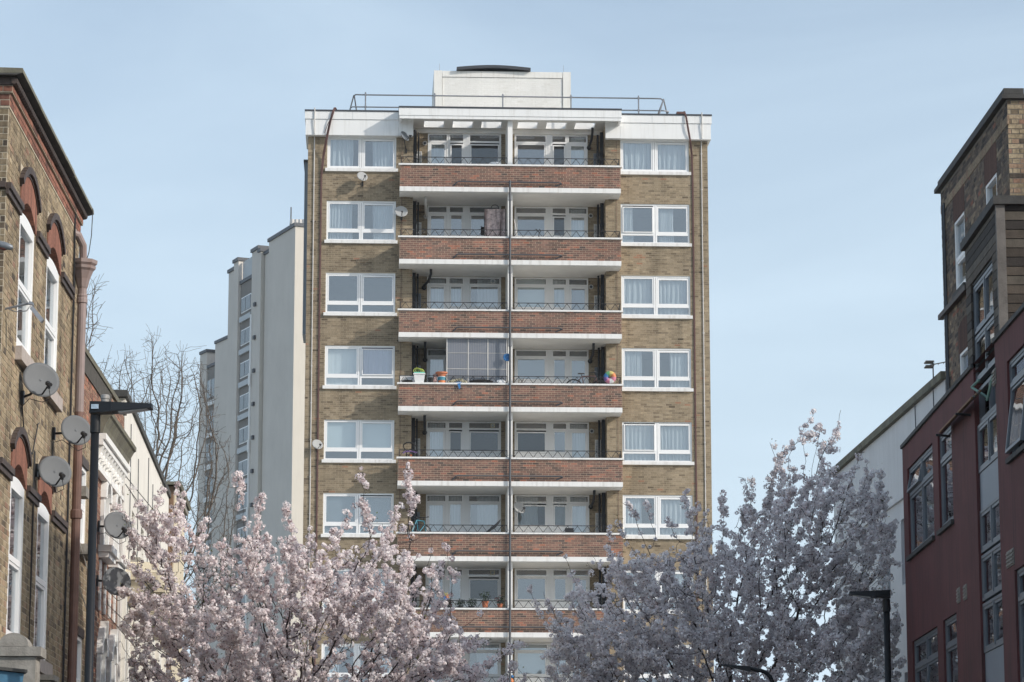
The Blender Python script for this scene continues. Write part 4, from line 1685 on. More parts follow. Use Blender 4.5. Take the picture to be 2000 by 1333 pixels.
# ---- D: end house beyond it
D = street_frame('end_house', -6.80, 59.25, ANGC, 'small brick and cream end house with lichened eaves behind cherry blossom', 'house')
m = MB()
m.box(.05, 3.9, -.02, 6, 0, 9.62, 1)
m.box(0, .045, .0, 5, 0, 9.70, 0)
m.build('wall', [mat('plain_brown_brickwork', (.23, .15, .10), .9, .3, 5, .4), M_cream], D)
m = MB()
m.hexa([(-.1, -.12, 9.72), (4.1, -.12, 9.72), (4.1, 5, 9.72), (-.1, 5, 9.72), (-.1, -.15, 9.78), (4.1, -.15, 9.78), (4.1, 5, 9.84), (-.1, 5, 9.84)])
m.build('roof', [M_coping], D)
m = MB()
m.box(-.05, 4.0, -.08, -.022, 9.60, 9.715)
m.build('eaves_board', [M_stone], D)

# ------------------------------------------------------------------ right side
# E: sooty tall brick building
E_ = street_frame('tall_brick_building', 7.331 + math.sin(ANG) * 5.85, 42.6 + math.cos(ANG) * 5.85, ANG, 'tall sooty brick building with slanting shaded side rising above timber and red buildings', 'building', right=True)
# local x runs from the far end (0) to the near corner (5.85)
EL = 5.85
Ew = [(EL - 1.87, EL - .95, 11.60, 12.35), (EL - 4.66, EL - 3.73, 11.20, 12.40), (EL - 4.5, EL - 3.5, 8.9, 10.20)]
m = MB()
facade(m, 0, EL, 0, 13.2, Ew, 0, .16)
m.add([(EL, 0, 0), (EL, 9, 0), (EL, 9, 13.2), (EL, 0, 13.2)], [(0, 1, 2, 3)])
m.add([(0, 0, 0), (0, 9, 0), (0, 9, 13.2), (0, 0, 13.2)], [(0, 3, 2, 1)])
m.add([(0, 0, 13.19), (EL, 0, 13.19), (EL, 9, 13.19), (0, 9, 13.19)], [(0, 1, 2, 3)])
m.add([(0, 9, 0), (EL, 9, 0), (EL, 9, 13.2), (0, 9, 13.2)], [(0, 3, 2, 1)])
m.build('wall', [M_mortar_s], E_)
ee = []
lint = [(w[0] - .05, w[1] + .05, w[3] - .03, w[3] + .42) for w in Ew]
brick_field(ee, (0, 0), EX, (0, -1), 0, EL, 8.4, 12.80, Ew + lint, 0, tone=(.42, .22), red=.05, bond='flem')
brick_field(ee, (0, 0), EX, (0, -1), 0, EL, 12.95, 13.15, [], 0, tone=(.35, .2))
for w, l in zip(Ew, lint):
    x = l[0]
    while x < l[1] - .03:
        zt_ = .08 * (1 - ((x - (l[0] + l[1]) / 2) / (l[1] - l[0]) * 2) ** 2)
        ee.append(((x + .034, 0, (l[2] + l[3]) / 2 + zt_ / 2), EX, (0, -1), .060, l[3] - l[2] + zt_ - .02, R.uniform(.3, 1), 2, .008))
        x += .068
x = 0
while x < EL:
    ee.append(((x + .05, 0, 12.875), EX, (0, -1), .09, .14, R.uniform(.75, .93), 0, .012))
    x += .112
# near gable wall, weathered pale bricks in sun, laid in rough courses
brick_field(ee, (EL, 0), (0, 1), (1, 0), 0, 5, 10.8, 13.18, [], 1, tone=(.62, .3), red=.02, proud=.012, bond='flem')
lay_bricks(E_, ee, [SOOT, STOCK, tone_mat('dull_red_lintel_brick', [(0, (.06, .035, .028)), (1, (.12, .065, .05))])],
           lambda e: (0 if e[6] == 1 else 1, -e[0][0]))
m = MB()
m.box(-.2, EL + .06, -.08, .3, 13.205, 13.27)
m.box(EL - .2, EL + .06, .3, 9, 13.205, 13.27)
m.build('coping', [M_darkcop], E_)
m = MB()
m.box(0, EL + .05, -.05, .25, 13.275, 13.36)
m.box(EL - .15, EL + .04, .3, 9, 13.275, 13.40)
m.build('coping', [M_darkcop], E_)
m = MB()
m.box(-.09, EL - 3.4, -.09, .0, 11.02, 11.10)
m.build('string_course', [M_bull], E_)
m = MB()
for x in (.28, .42):
    m.tube([(x, -.03, 12.9), (x, -.03, 8.9)], .018, 5)
m.parts('conduit', [M_greypipe], E_)
for w in Ew:
    upvc_sash(E_, w[0], w[1], w[2], w[3], .004, fw=.065, split=.45)
    m = MB()
    m.box(w[0] - .06, w[1] + .06, -.06, .05, w[2] - .09, w[2] - .003)
    m.build('sill', [M_darkcop], E_)

# F: dark red rendered building, street plane x = 6.6
FY0 = 49.71
Fb = street_frame('red_building', 6.6, FY0, 0, 'dark red rendered building with grey windows on the right, timber clad top storey', 'building', right=True)


def fy(Y):
    return round(FY0 - Y, 3)


COLX = (fy(41.85), fy(39.95))
FW = [(fy(49.15), fy(46.15), 7.13, 8.60), (fy(45.55), fy(44.12), 7.13, 8.60), (fy(49.05), fy(46.12), 4.25, 5.72), (fy(45.5), fy(44.1), 4.25, 5.74),
      (fy(39.0), fy(36.2), 7.30, 8.60), (fy(38.9), fy(36.2), 4.3, 5.80)]
FLEN = fy(31)
m = MB()
fh = FW + [(COLX[0], COLX[1], 1.0, 9.08)]
facade(m, 0, FLEN, 0, 9.02, fh, 0, .16)
m.add([(0, 0, 0), (0, 8, 0), (0, 8, 9.02), (0, 0, 9.02)], [(0, 3, 2, 1)])
m.add([(FLEN, 0, 0), (FLEN, 8, 0), (FLEN, 8, 9.02), (FLEN, 0, 9.02)], [(0, 1, 2, 3)])
m.add([(0, 0, 8.95), (FLEN, 0, 8.95), (FLEN, 8, 8.95), (0, 8, 8.95)], [(0, 1, 2, 3)])
m.add([(0, 8, 0), (FLEN, 8, 0), (FLEN, 8, 9.02), (0, 8, 9.02)], [(0, 3, 2, 1)])
m.build('wall', [M_red], Fb)
# back of the glazed strip
m = MB()
for a, b in ((0, COLX[0]), (COLX[1], FLEN)):
    m.box(a, b, -.035, .28, 9.025, 9.085)
m.build('coping', [M_darkcop], Fb)


def grey_unit(parent, x0, x1, z0, z1, cols, y=.035, fw=.05, openc=(), seed=0, transom=None, name='window'):
    f = MB()
    frame_box(f, x0, x1, z0, z1, fw, y, y + .08)
    w = None
    cs = [x0 + fw + (x1 - x0 - 2 * fw) * c for c in [0] + list(cols) + [1]]
    for c in cs[1:-1]:
        f.box(c - .03, c + .03, y - .004, y + .076, z0 + fw, z1 - fw)
    zs = [z0 + fw, z1 - fw]
    if transom:
        zt = z0 + (z1 - z0) * transom
        f.box(x0 + fw, x1 - fw, y - .008, y + .072, zt - .03, zt + .03)
        zs = [z0 + fw, zt, z1 - fw]
    w = f.build(name, [M_grey], parent)
    cell = 0
    for i in range(len(cs) - 1):
        a = cs[i] + (.03 if i else 0)
        b = cs[i + 1] - (.03 if i < len(cs) - 2 else 0)
        for j in range(len(zs) - 1):
            c = zs[j] + (.03 if j else 0)
            e = zs[j + 1] - (.03 if j < len(zs) - 2 else 0)
            tilt = openc.get((i, j), 0) if isinstance(openc, dict) else 0
            s = MB()
            h = e - c
            s.box(-(b - a) / 2, -(b - a) / 2 + .045, -.02, .03, -h, 0)
            s.box((b - a) / 2 - .045, (b - a) / 2, -.02, .03, -h, 0)
            s.box(-(b - a) / 2 + .045, (b - a) / 2 - .045, -.02, .03, -.045, 0)
            s.box(-(b - a) / 2 + .045, (b - a) / 2 - .045, -.02, .03, -h, -h + .045)
            so = s.build('sash', [M_grey], w)
            so.location = ((a + b) / 2, y + .03, e)
            so.rotation_euler = (-tilt, 0, 0)
            g = MB()
            g.box(-(b - a) / 2 + .045, (b - a) / 2 - .045, -.0, .008, -h + .045, -.045)
            go = g.build('pane', [GL], w)
            go.location = ((a + b) / 2, y + .03, e)
            go.rotation_euler = (-tilt, 0, 0)
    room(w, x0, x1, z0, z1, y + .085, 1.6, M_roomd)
    return w


grey_unit(Fb, *FW[0], [.5], transom=.70, openc={(0, 1): .2})
grey_unit(Fb, *FW[1], [], transom=.72)
grey_unit(Fb, *FW[2], [.5], transom=.70, openc={(1, 0): .12})
grey_unit(Fb, *FW[3], [], transom=.72)
grey_unit(Fb, *FW[4], [.45], transom=.74, openc={(0, 0): .13})
grey_unit(Fb, *FW[5], [.5], transom=.74)
for w in FW:
    s = MB()
    s.box(w[0] - .06, w[1] + .06, -.05, .06, w[2] - .07, w[2] - .004)
    s.build('sill', [M_darkcop], Fb)
# glazed stair strip, running up into the timber storey
a, b = COLX
zz = [(9.50, 10.20), (8.80, 9.46), (8.22, 8.72), (7.50, 8.18), (6.36, 6.96), (5.68, 6.32), (4.95, 5.64), (3.8, 4.40), (3.1, 3.78)]
for i, (z0, z1) in enumerate(zz):
    if i == 2:
        # one light stands open with a plywood board behind it
        g = MB()
        frame_box(g, a, b, z0, z1, .05, .07, .15)
        g.box((a + b) / 2 - .03, (a + b) / 2 + .03, .066, .14, z0 + .05, z1 - .05)
        w = g.build('window', [M_grey], Fb)
        pane(w, (a + b) / 2 + .03, b - .05, z0 + .05, z1 - .05, .11)
        g = MB()
        g.box(a + .05, (a + b) / 2 - .03, .22, .25, z0 + .0, z1 + .0)
        g.build('plywood_board', [M_ply], w)
        g = MB()
        g.tube([(a + .45, -.10, z1 - .05), (a + .85, .05, z1 - .26)], .02, 5)
        g.tube([(a + .45, -.10, z1 - .05), (a + .75, -.04, z1 + .0)], .02, 5)
        g.tube([(b - .75, .0, z0 + .15), (b - .3, .02, z1 - .08), (b - .2, .05, z1 - .2)], .022, 5)
        g.build('window_stay', [M_mint], w)
        room(w, a, b, z0, z1, .3, 1.5, M_roomd)
    else:
        grey_unit(Fb, a, b, z0, z1, [.5], fw=.045, name='window')
s = MB()
s.box(a, b, .05, .15, 6.965, 7.495)
s.build('spandrel_panel', [M_spandrel], Fb)
s = MB()
s.box(a, b, .05, .15, 4.405, 4.945)
s.build('spandrel_panel', [M_spandrel], Fb)
s = MB()
s.box(a, b, .15, .3, 1.0, 3.1)
s.build('door_recess', [M_spandrel], Fb)
# timber storey: boards one by one
tx0, tx1, tz0, tz1 = fy(42.30), fy(39.42), 9.09, 10.84
core = MB()
facade(core, tx0, tx1, 9.03, tz1, [(a - .02, b + .02, 9.03, 10.22)], .03, .1)
core.add([(tx1, .03, 9.03), (tx1, 6, 9.03), (tx1, 6, tz1), (tx1, .03, tz1)], [(0, 1, 2, 3)])
core.add([(tx0, .03, 9.03), (tx0, 6, 9.03), (tx0, 6, tz1), (tx0, .03, tz1)], [(0, 3, 2, 1)])
core.add([(tx0, .03, tz1), (tx1, .03, tz1), (tx1, 6, tz1), (tx0, 6, tz1)], [(0, 1, 2, 3)])
ts = core.build('timber_storey', [M_black], Fb)
z = 9.10
i = 0
TM = [mat('timber_board_%s' % n_, c, .85, .35, 4, .5) for n_, c in (('a', (.056, .046, .037)), ('b', (.085, .070, .056)), ('c', (.036, .031, .028)), ('d', (.10, .088, .072)))]
while z < tz1 - .02:
    ze = min(z + .128, tz1)
    segs = [(tx0, tx1)] if z > 10.2 else [(tx0, a - .02), (b + .02, tx1)]
    for (p, q_) in segs:
        bd = MB()
        bd.box(p, q_, 0, .028, z, ze - .012)
        bd.build('board', [TM[R.randrange(4)]], ts)
    bd = MB()
    bd.box(tx1 + .002, tx1 + .024, .10, 5, z, ze - .012)
    bd.build('board', [TM[R.randrange(4)]], ts)
    z += .128
s = MB()
s.box(tx1 - .02, tx1 + .06, -.02, .10, 9.09, tz1)
s.build('corner_post', [M_timber2], ts)
s = MB()
s.box(tx0 - .05, tx1 + .10, -.06, .4, tz1 + .003, tz1 + .12)
s.box(tx1 - .3, tx1 + .10, .4, 6, tz1 + .003, tz1 + .12)
s.build('coping', [M_darkcop], ts)
# unseen block added to cast shade on the lower left house
m = MB()
m.box(fy(34.2), fy(28.6), 1.5, 4, 8.955, 14.4)
m.box(fy(34.3), fy(28.5), 1.4, 4.1, 14.403, 14.55)
m.build('added_shade_block', [M_red], Fb)
# air bricks and a blackened flue patch
for Y, z in ((43.79, 5.96), (43.14, 5.94), (39.29, 5.99), (39.0, 5.99), (40.0, 8.72 - .15)):
    s = MB()
    x = fy(Y)
    s.box(x - .14, x + .14, -.012, .03, z - .11, z + .11)
    for i in range(4):
        s.box(x - .12, x + .12, -.025, -.012, z - .09 + i * .05, z - .065 + i * .05)
    s.build('air_brick', [M_stone], Fb)

# weathered planks hung on the red wall by the open light
pl = empty('plank_bundle', (6.6, FY0, 0), -math.pi / 2, 'weathered timber planks projecting beside the open stair window of the red building', 'planks')
for i in range(5):
    s = MB()
    x0, x1 = fy(44.3) + R.uniform(0, .2), fy(40.9)
    s.hexa([(x0, -.05 - .03 * i, 8.55 - i * .025), (x1, -.07 - .03 * i, 8.52 - i * .025), (x1, -.045 - .03 * i, 8.52 - i * .025), (x0, -.025 - .03 * i, 8.55 - i * .025),
            (x0, -.05 - .03 * i, 8.58 - i * .025), (x1, -.07 - .03 * i, 8.55 - i * .025), (x1, -.045 - .03 * i, 8.55 - i * .025), (x0, -.025 - .03 * i, 8.58 - i * .025)])
    s.build('plank', [M_timber2 if i % 2 else M_ply], pl)
s = MB()
for x in (fy(44.2), fy(42.2)):
    s.tube([(x, 0, 8.40), (x, -.22, 8.42)], .02, 5)
s.build('bracket', [M_black], pl)

# G: white rendered wall beyond
G = empty('white_rendered_building', (7.397, 50, 0), 0, 'long white rendered building with dark coping behind right cherry tree', 'building')
gd = Vector((6.910 - 7.397, 59.204 - 50)).normalized()
G.rotation_euler = (0, 0, math.atan2(-gd.y, -gd.x))
# local x from far (-) to near (0)
m = MB()
gw = [(-6.6, -5.6, 7.2, 8.4), (-4.4, -3.4, 7.2, 8.4), (-2.3, -1.3, 7.2, 8.4), (-2.3, -1.3, 4.2, 5.6), (-4.4, -3.4, 4.2, 5.6)]
facade(m, -12, 0, 0, 10.27, gw, 0, .2)
m.add([(0, 0, 0), (0, 9, 0), (0, 9, 10.27), (0, 0, 10.27)], [(0, 1, 2, 3)])
m.add([(-12, 0, 0), (-12, 9, 0), (-12, 9, 10.27), (-12, 0, 10.27)], [(0, 3, 2, 1)])
m.add([(-12, 0, 10.2), (0, 0, 10.2), (0, 9, 10.2), (-12, 9, 10.2)], [(0, 1, 2, 3)])
m.add([(-12, 9, 0), (0, 9, 0), (0, 9, 10.27), (-12, 9, 10.27)], [(0, 3, 2, 1)])
m.build('wall', [M_bluewhite], G)
# pitched roof hidden behind the parapet, added to shade the right cherry
m = MB()
m.hexa([(-12, 2.0, 10.21), (0, 2.0, 10.21), (0, 9, 10.21), (-12, 9, 10.21), (-12, 5.0, 12.3), (0, 5.0, 12.3), (0, 5.8, 12.3), (-12, 5.8, 12.3)])
m.build('roof', [M_darkcop], G)
x = -12.05
while x < 0:
    xe = min(x + 1.1, .05)
    s = MB()
    s.box(x + .004, xe - .004, -.08, .35, 10.275, 10.41)
    s.build('coping_stone', [M_coping], G)
    x = xe
s = MB()
s.box(-12, 0, -.05, 0, 8.75, 8.83)
s.build('string_course', [M_bluewhite], G)
s = MB()
for x, z0 in ((-.9, 10.3), (-2.6, 10.3), (-3.2, 9.3), (-.3, 8.0)):
    s.tube([(x, -.03, z0), (x + .1, -.04, z0 - .8), (x - .08, -.03, z0 - 1.5), (x + .03, -.03, z0 - 2.2), (x, -.03, 3)], .010, 4)
s.parts('wall_cable', [M_greypipe], G)
for w in gw:
    f = MB()
    frame_box(f, w[0], w[1], w[2], w[3], .06, .1, .16)
    wo3 = f.build('window', [M_upvc], G)
    pane(wo3, w[0] + .06, w[1] - .06, w[2] + .06, w[3] - .06, .13)
    room(wo3, w[0], w[1], w[2], w[3], .2, 1.5, M_roomd)

# television aerial on its coping
an = empty('tv_aerial', (7.28, 50.55, 10.38), 0, 'rusty television aerial on the white wall coping beside the sooty brick', 'aerial')
s = MB()
s.tube([(0, 0, 0), (0, 0, .28)], .012, 5)
s.build('mast', [M_greypipe], an)
s = MB()
s.tube([(-.05, 0, .24), (.75, 0, .40)], .010, 5)
for i in range(7):
    x = .1 + i * .09
    s.tube([(x, -.10, .26 + i * .018), (x, .10, .26 + i * .018)], .006, 4)
s.box(-.14, .0, -.12, .12, .20, .22)
s.box(-.14, .0, -.12, .12, .28, .30)
for i in range(5):
    s.tube([(-.14 + i * .035, -.12, .2), (-.14 + i * .035, -.12, .3)], .004, 4)
s.build('boom', [M_stone], an)


# ------------------------------------------------------------------ street lamps
def led_lamp(x, y, H, r, arm, label, rot=0, cap=True, zbase=.12):
    t = empty('street_lamp', (x, y, zbase), rot, label, 'street lamp', 'slim charcoal street lamps with flat heads')
    H -= zbase
    s = MB()
    s.lathe((0, 0, 0), [(r * 1.7, 0), (r * 1.7, 1.1), (r * 1.1, 1.25), (r * 1.05, 1.3), (r * .98, H - .30), (r * .98, H - .30)], 18)
    s.build('column', [M_lampm], t, smooth=True)
    s = MB()
    s.lathe((0, 0, H - .34), [(0, 0), (r * 1.2, 0), (r * 1.2, .19), (r * 1.05, .20), (0, .2)], 18)
    s.build('collar', [M_lampm], t)
    s = MB()
    z0, z1 = H - .14, H
    w = .12
    s.hexa([(-.06, -w * .7, z0 + .01), (.18, -w, z0 + .02), (.18, w, z0 + .02), (-.06, w * .7, z0 + .01), (-.055, -w * .6, z1), (.18, -w * .8, z1 - .01), (.18, w * .8, z1 - .01), (-.055, w * .6, z1)])
    s.hexa([(.181, -w, z0 + .022), (arm, -w * .8, z0 + .065), (arm, w * .8, z0 + .065), (.181, w, z0 + .022), (.181, -w * .8, z1 - .012), (arm, -w * .6, z1 - .025), (arm, w * .6, z1 - .025), (.181, w * .8, z1 - .012)])
    h = s.build('lantern', [M_lampm], t)
    s = MB()
    s.hexa([(.26, -w * .7, z0 + .012), (arm - .05, -w * .55, z0 + .052), (arm - .05, w * .55, z0 + .052), (.26, w * .7, z0 + .012), (.26, -w * .7, z0 + .03), (arm - .05, -w * .55, z0 + .065), (arm - .05, w * .55, z0 + .065), (.26, w * .7, z0 + .03)])
    s.build('lens', [M_lens], h)
    if cap:
        s = MB()
        s.lathe((.10, 0, z1 - .01), [(.035, 0), (.045, .01), (.045, .04), (.052, .045), (.05, .08), (.04, .09), (0, .09)], 14)
        s.build('photocell', [M_clear], h)
        s = MB()
        s.box(-.035, .045, -w * .88, -w * .78, z0 + .05, z0 + .10)
        s.build('sticker', [M_label], h)
    return t


led_lamp(-4.545, 32, 6.90, .046, .62, 'charcoal street lamp on the left in front of the satellite dishes', 0)
led_lamp(5.93, 47, 6.36, .052, .58, 'charcoal street lamp before the dark red building at the right', math.pi, cap=False)
# curved lamp among the blossom
t = empty('street_lamp', (4.02, 46, .12), math.pi, 'dark street lamp with a curved arm in front of the right cherry blossom', 'street lamp', 'slim charcoal street lamps with flat heads')
s = MB()
pts = [(0, 0, 0), (0, 0, 4.55)] + [(.22 * (1 - math.cos(u)), 0, 4.80 + .22 * math.sin(u) - .12) for u in (0.2, .5, .8, 1.1, 1.4)] + [(.36, 0, 4.93)]
s.tube(pts, [.045] + [.032] * (len(pts) - 1), 10)
s.build('column', [M_lampm], t, smooth=True)
s = MB()
s.hexa([(.34, -.06, 4.88), (.80, -.05, 4.98), (.80, .05, 4.98), (.34, .06, 4.88), (.34, -.05, 4.96), (.80, -.03, 5.00), (.80, .03, 5.00), (.34, .05, 4.96)])
s.build('lantern', [M_lampm], t)
# wall lamp on a long arm at the left edge
t = empty('wall_lamp', (-6.2, 33.5, 8.05), 0, 'small grey floodlight on a long thin arm crossing the left house window', 'wall lamp')
s = MB()
s.tube([(0, 0, .10), (.35, 0, .18), (.66, 0, .25)], .013, 6)
s.tube([(.40, 0, .185), (.5, 0, .15), (.62, 0, .16), (.66, 0, .22), (.70, 0, .16), (.72, 0, .1)], .006, 5)
s.build('arm', [M_steel], t)
s = MB()
s.hexa([(.64, -.04, .235), (.70, -.04, .225), (.70, .04, .225), (.64, .04, .235), (.65, -.03, .27), (.69, -.03, .26), (.69, .03, .26), (.65, .03, .27)])
s.hexa([(.66, -.045, .18), (.79, -.045, .02), (.79, .045, .02), (.66, .045, .18), (.69, -.035, .22), (.825, -.035, .055), (.825, .035, .055), (.69, .035, .22)])
s.build('lamp_head', [M_steel], t)
# old red-lensed lamp at far left
t = empty('wall_lamp', (-6.32, 33.15, 8.89), 0, 'brown oval lantern poking in at left edge under the brick string course', 'wall lamp')
s = MB()
s.lathe((.48, 0, .02), [(0, -.17), (.03, -.14), (.045, -.04), (.045, .06), (.03, .13), (0, .15)], 12, 0, axis=(1, 0, -.25))
s.build('lantern', [M_grey], t, smooth=True)
s = MB()
s.lathe((.49, 0, -.005), [(0, -.12), (.028, -.1), (.035, .04), (.0, .10)], 12, 0, axis=(1, 0, -.25))
s.build('lens', [mat('dull_red_lens', (.18, .07, .06), .3)], t, smooth=True)


# ------------------------------------------------------------------ satellite dishes
def dish(loc, dirv, d, wall, label, group, m_=None, lnb=.30, clutter=True, mesh_dish=False):
    """loc: centre of the reflector; wall: point on the wall the bracket holds"""
    t = empty('satellite_dish', loc, 0, label, 'satellite dish', group)
    nrm = Vector(dirv).normalized()
    Q = nrm.to_track_quat('Z', 'Y').to_matrix()
    up = Vector((0, 0, 1))
    up = (up - nrm * up.dot(nrm)).normalized()
    rt = up.cross(nrm).normalized()
    s = MB()
    rings, seg = 7, 32
    vs = []
    for i in range(rings + 1):
        r = d / 2 * i / rings
        for k in range(seg):
            a = 2 * math.pi * k / seg
            p = rt * (r * 1.06 * math.cos(a)) + up * (r * math.sin(a)) + nrm * (r * r * .55 - d * d / 4 * .55)
            vs.append(p)
    fs = []
    for i in range(rings):
        for k in range(seg):
            k2 = (k + 1) % seg
            fs.append((i * seg + k, i * seg + k2, (i + 1) * seg + k2, (i + 1) * seg + k))
    s.add(vs, fs)
    s2 = s.build('reflector', [m_ or M_dish], t, smooth=True)
    sm = s2.modifiers.new('thick', 'SOLIDIFY')
    sm.thickness = .008
    s = MB()
    rim = [rt * (d / 2 * 1.06 * math.cos(2 * math.pi * k / 32)) + up * (d / 2 * math.sin(2 * math.pi * k / 32)) for k in range(33)]
    s.tube(rim, .006, 5, cap=False)
    s.build('rim', [m_ or M_dish], t, smooth=True)
    # offset arm from the lower edge up to the feed horn
    p0 = -up * d * .43 - rt * (-d * .0)
    p1 = -up * d * .33 + nrm * lnb * .75 + rt * d * .0
    s = MB()
    s.tube([p0 - nrm * .03, p0 + nrm * .02, p1], .011 if d > .3 else .009, 6)
    s.build('arm', [M_dishb], t)
    s = MB()
    hd = (Vector((0, 0, 0)) - p1).normalized()
    s.lathe(p1, [(0, -.05), (.024, -.05), (.024, .02), (.032, .03), (.030, .055), (0, .058)], 10, 0, axis=hd)
    s.box(p1.x - .018, p1.x + .018, p1.y - .018, p1.y + .018, p1.z - .055, p1.z)
    s.build('feed_horn', [M_dishb], t)
    s = MB()
    wv = Vector(wall) - Vector(loc)
    bk = -nrm * .07
    s.tube([bk * .3, bk, Vector((wv.x * .55, wv.y * .9, wv.z * .8)), wv], .016, 6)
    s.box(wv.x - .03, wv.x + .03, wv.y - .035, wv.y + .035, wv.z - .08, wv.z + .08)
    s.box(bk.x - .04, bk.x + .04, bk.y - .02, bk.y + .03, bk.z - .05, bk.z + .05)
    s.build('wall_bracket', [M_dishb], t)
    if clutter:
        s = MB()
        c0 = p1 + Vector((0, 0, -.05))
        s.tube([c0, c0 + Vector((.02, .02, -.12)), c0 + Vector((-.08, .05, -.16)), wv * .6 + Vector((0, 0, -.10)), wv + Vector((0, 0, -.12)), wv + Vector((0, 0, -.4))], .005, 4)
        s.build('cable', [M_dishb], t)
    return t


GD = 'grey satellite dishes bracketed off the left terrace'
dv = (.50, -.83, .22)
dish((-5.615, 34.9, 7.65), dv, .43, (-5.86, 35.0, 7.45), 'topmost left grey dish below the house upper window sill', GD)
dish((-5.625, 37.9, 7.51), (.52, -.81, .20), .40, (-5.94, 38.0, 7.48), 'grey dish beside the brown downpipe, partly behind the street lamp head', GD)
dish((-5.65, 36.4, 6.76), (.48, -.84, .22), .40, (-5.90, 36.45, 6.78), 'grey dish above the lower house windows, between other dishes and pipe', GD)
dish((-5.78, 43.3, 6.94), (.50, -.83, .20), .41, (-6.08, 43.35, 6.93), 'upper grey dish right of the lamp post by white arched window', GD)
dish((-5.775, 43.3, 6.115), (.50, -.83, .20), .42, (-6.08, 43.35, 6.13), 'lowest grey dish right of the lamp post by a white sill', GD)
TM_ = Matrix.Translation((-.1, 105, 0)) @ Matrix.Rotation(math.radians(2.75), 4, 'Z')


def tw(u, w, z):
    return tuple(TM_ @ Vector((u, -w, z)))


GT = 'small satellite dishes fixed to the tower of flats'
dish(tw(-3.80, .42, 28.66), (.62, -.45, .35), .40, tw(-3.75, 0, 28.2), 'dark grey dish under the white canopy at the top left balcony', GT, M_grey)
dish(tw(-5.33, .33, 27.16), (.40, -.80, .35), .38, tw(-5.32, 0, 26.95), 'pale dish on the wall under the top left window', GT, M_dishw)
dish(tw(-3.92, .40, 25.86), (.15, -.92, .30), .44, tw(-3.9, 0, 25.7), 'pale grey dish at left end of the second balcony', GT, M_dishw)
dish(tw(-6.83, .33, 17.36), (.42, -.80, .35), .38, tw(-6.85, 0, 17.2), 'pale dish on left brick corner beside the fifth floor down window', GT, M_dishw)
dish(tw(.36, .2, 15.17), (.55, -.70, .38), .46, tw(.02, .2, 15.1), 'pale dish on the white column of sixth balcony', GT, M_dishw)


# ------------------------------------------------------------------ things kept on the balconies
def bal_thing(name, label, cat, u, w, z, group=None):
    return empty(name, tw(u, w, z), math.radians(2.75), label, cat, group)


def bicycle(u, z, w, label, m_frame, yaw=0.0, roll=0.0, s=.62):
    t = bal_thing('bicycle', label, 'bicycle', u, w, z, 'bicycles stored on the balconies')
    t.rotation_euler = (roll, 0, math.radians(2.75) + yaw)
    t.scale = (s, s, s)
    for x in (-.5, .5):
        m = MB()
        m.torus((x, 0, .33), .32, .022, axis=(0, 1, 0), n=24, k=6)
        o = m.build('wheel', [M_rubber], t, smooth=True)
        m = MB()
        m.torus((x, 0, .33), .295, .010, axis=(0, 1, 0), n=24, k=4)
        for i in range(10):
            a = math.pi * 2 * i / 10
            m.tube([(x, 0, .33), (x + .29 * math.cos(a), 0, .33 + .29 * math.sin(a))], .003, 3, cap=False)
        m.build('rim', [M_steel], o)
    m = MB()
    P_ = {'bb': (-.08, 0, .30), 'st': (-.20, 0, .78), 'hd': (.32, 0, .80), 'hl': (.36, 0, .66), 'r': (-.5, 0, .33), 'f': (.5, 0, .33)}
    for a, b in (('bb', 'st'), ('st', 'hd'), ('bb', 'hl'), ('bb', 'r'), ('st', 'r'), ('hl', 'f'), ('hl', 'hd')):
        m.tube([P_[a], P_[b]], .018, 6)
    m.build('frame', [m_frame], t)
    m = MB()
    m.tube([(.32, 0, .80), (.30, 0, .92)], .014, 6)
    m.tube([(.18, -.26, .95), (.30, -.22, .94), (.30, .22, .94), (.18, .26, .95)], .014, 6)
    m.build('handlebar', [M_black], t)
    m = MB()
    m.hexa([(-.34, -.07, .85), (-.10, -.02, .86), (-.10, .02, .86), (-.34, .07, .85), (-.34, -.07, .90), (-.10, -.02, .90), (-.10, .02, .90), (-.34, .07, .90)])
    m.tube([(-.20, 0, .78), (-.22, 0, .86)], .014, 6)
    m.build('saddle', [M_black], t)
    return t


def blob(mb, c, rx, ry, rz, seed=0, rough=.25, mi=0, n=10):
    r = random.Random(seed)
    vs = []
    for i in range(n + 1):
        th = math.pi * i / n
        for k in range(n * 2):
            ph = math.pi * k / n
            q_ = 1 + rough * (r.random() - .5) * math.sin(th)
            vs.append((c[0] + rx * q_ * math.sin(th) * math.cos(ph), c[1] + ry * q_ * math.sin(th) * math.sin(ph), c[2] + rz * q_ * math.cos(th)))
    fs = []
    for i in range(n):
        for k in range(n * 2):
            k2 = (k + 1) % (n * 2)
            fs.append((i * n * 2 + k, i * n * 2 + k2, (i + 1) * n * 2 + k2, (i + 1) * n * 2 + k))
    mb.add(vs, fs, mi)


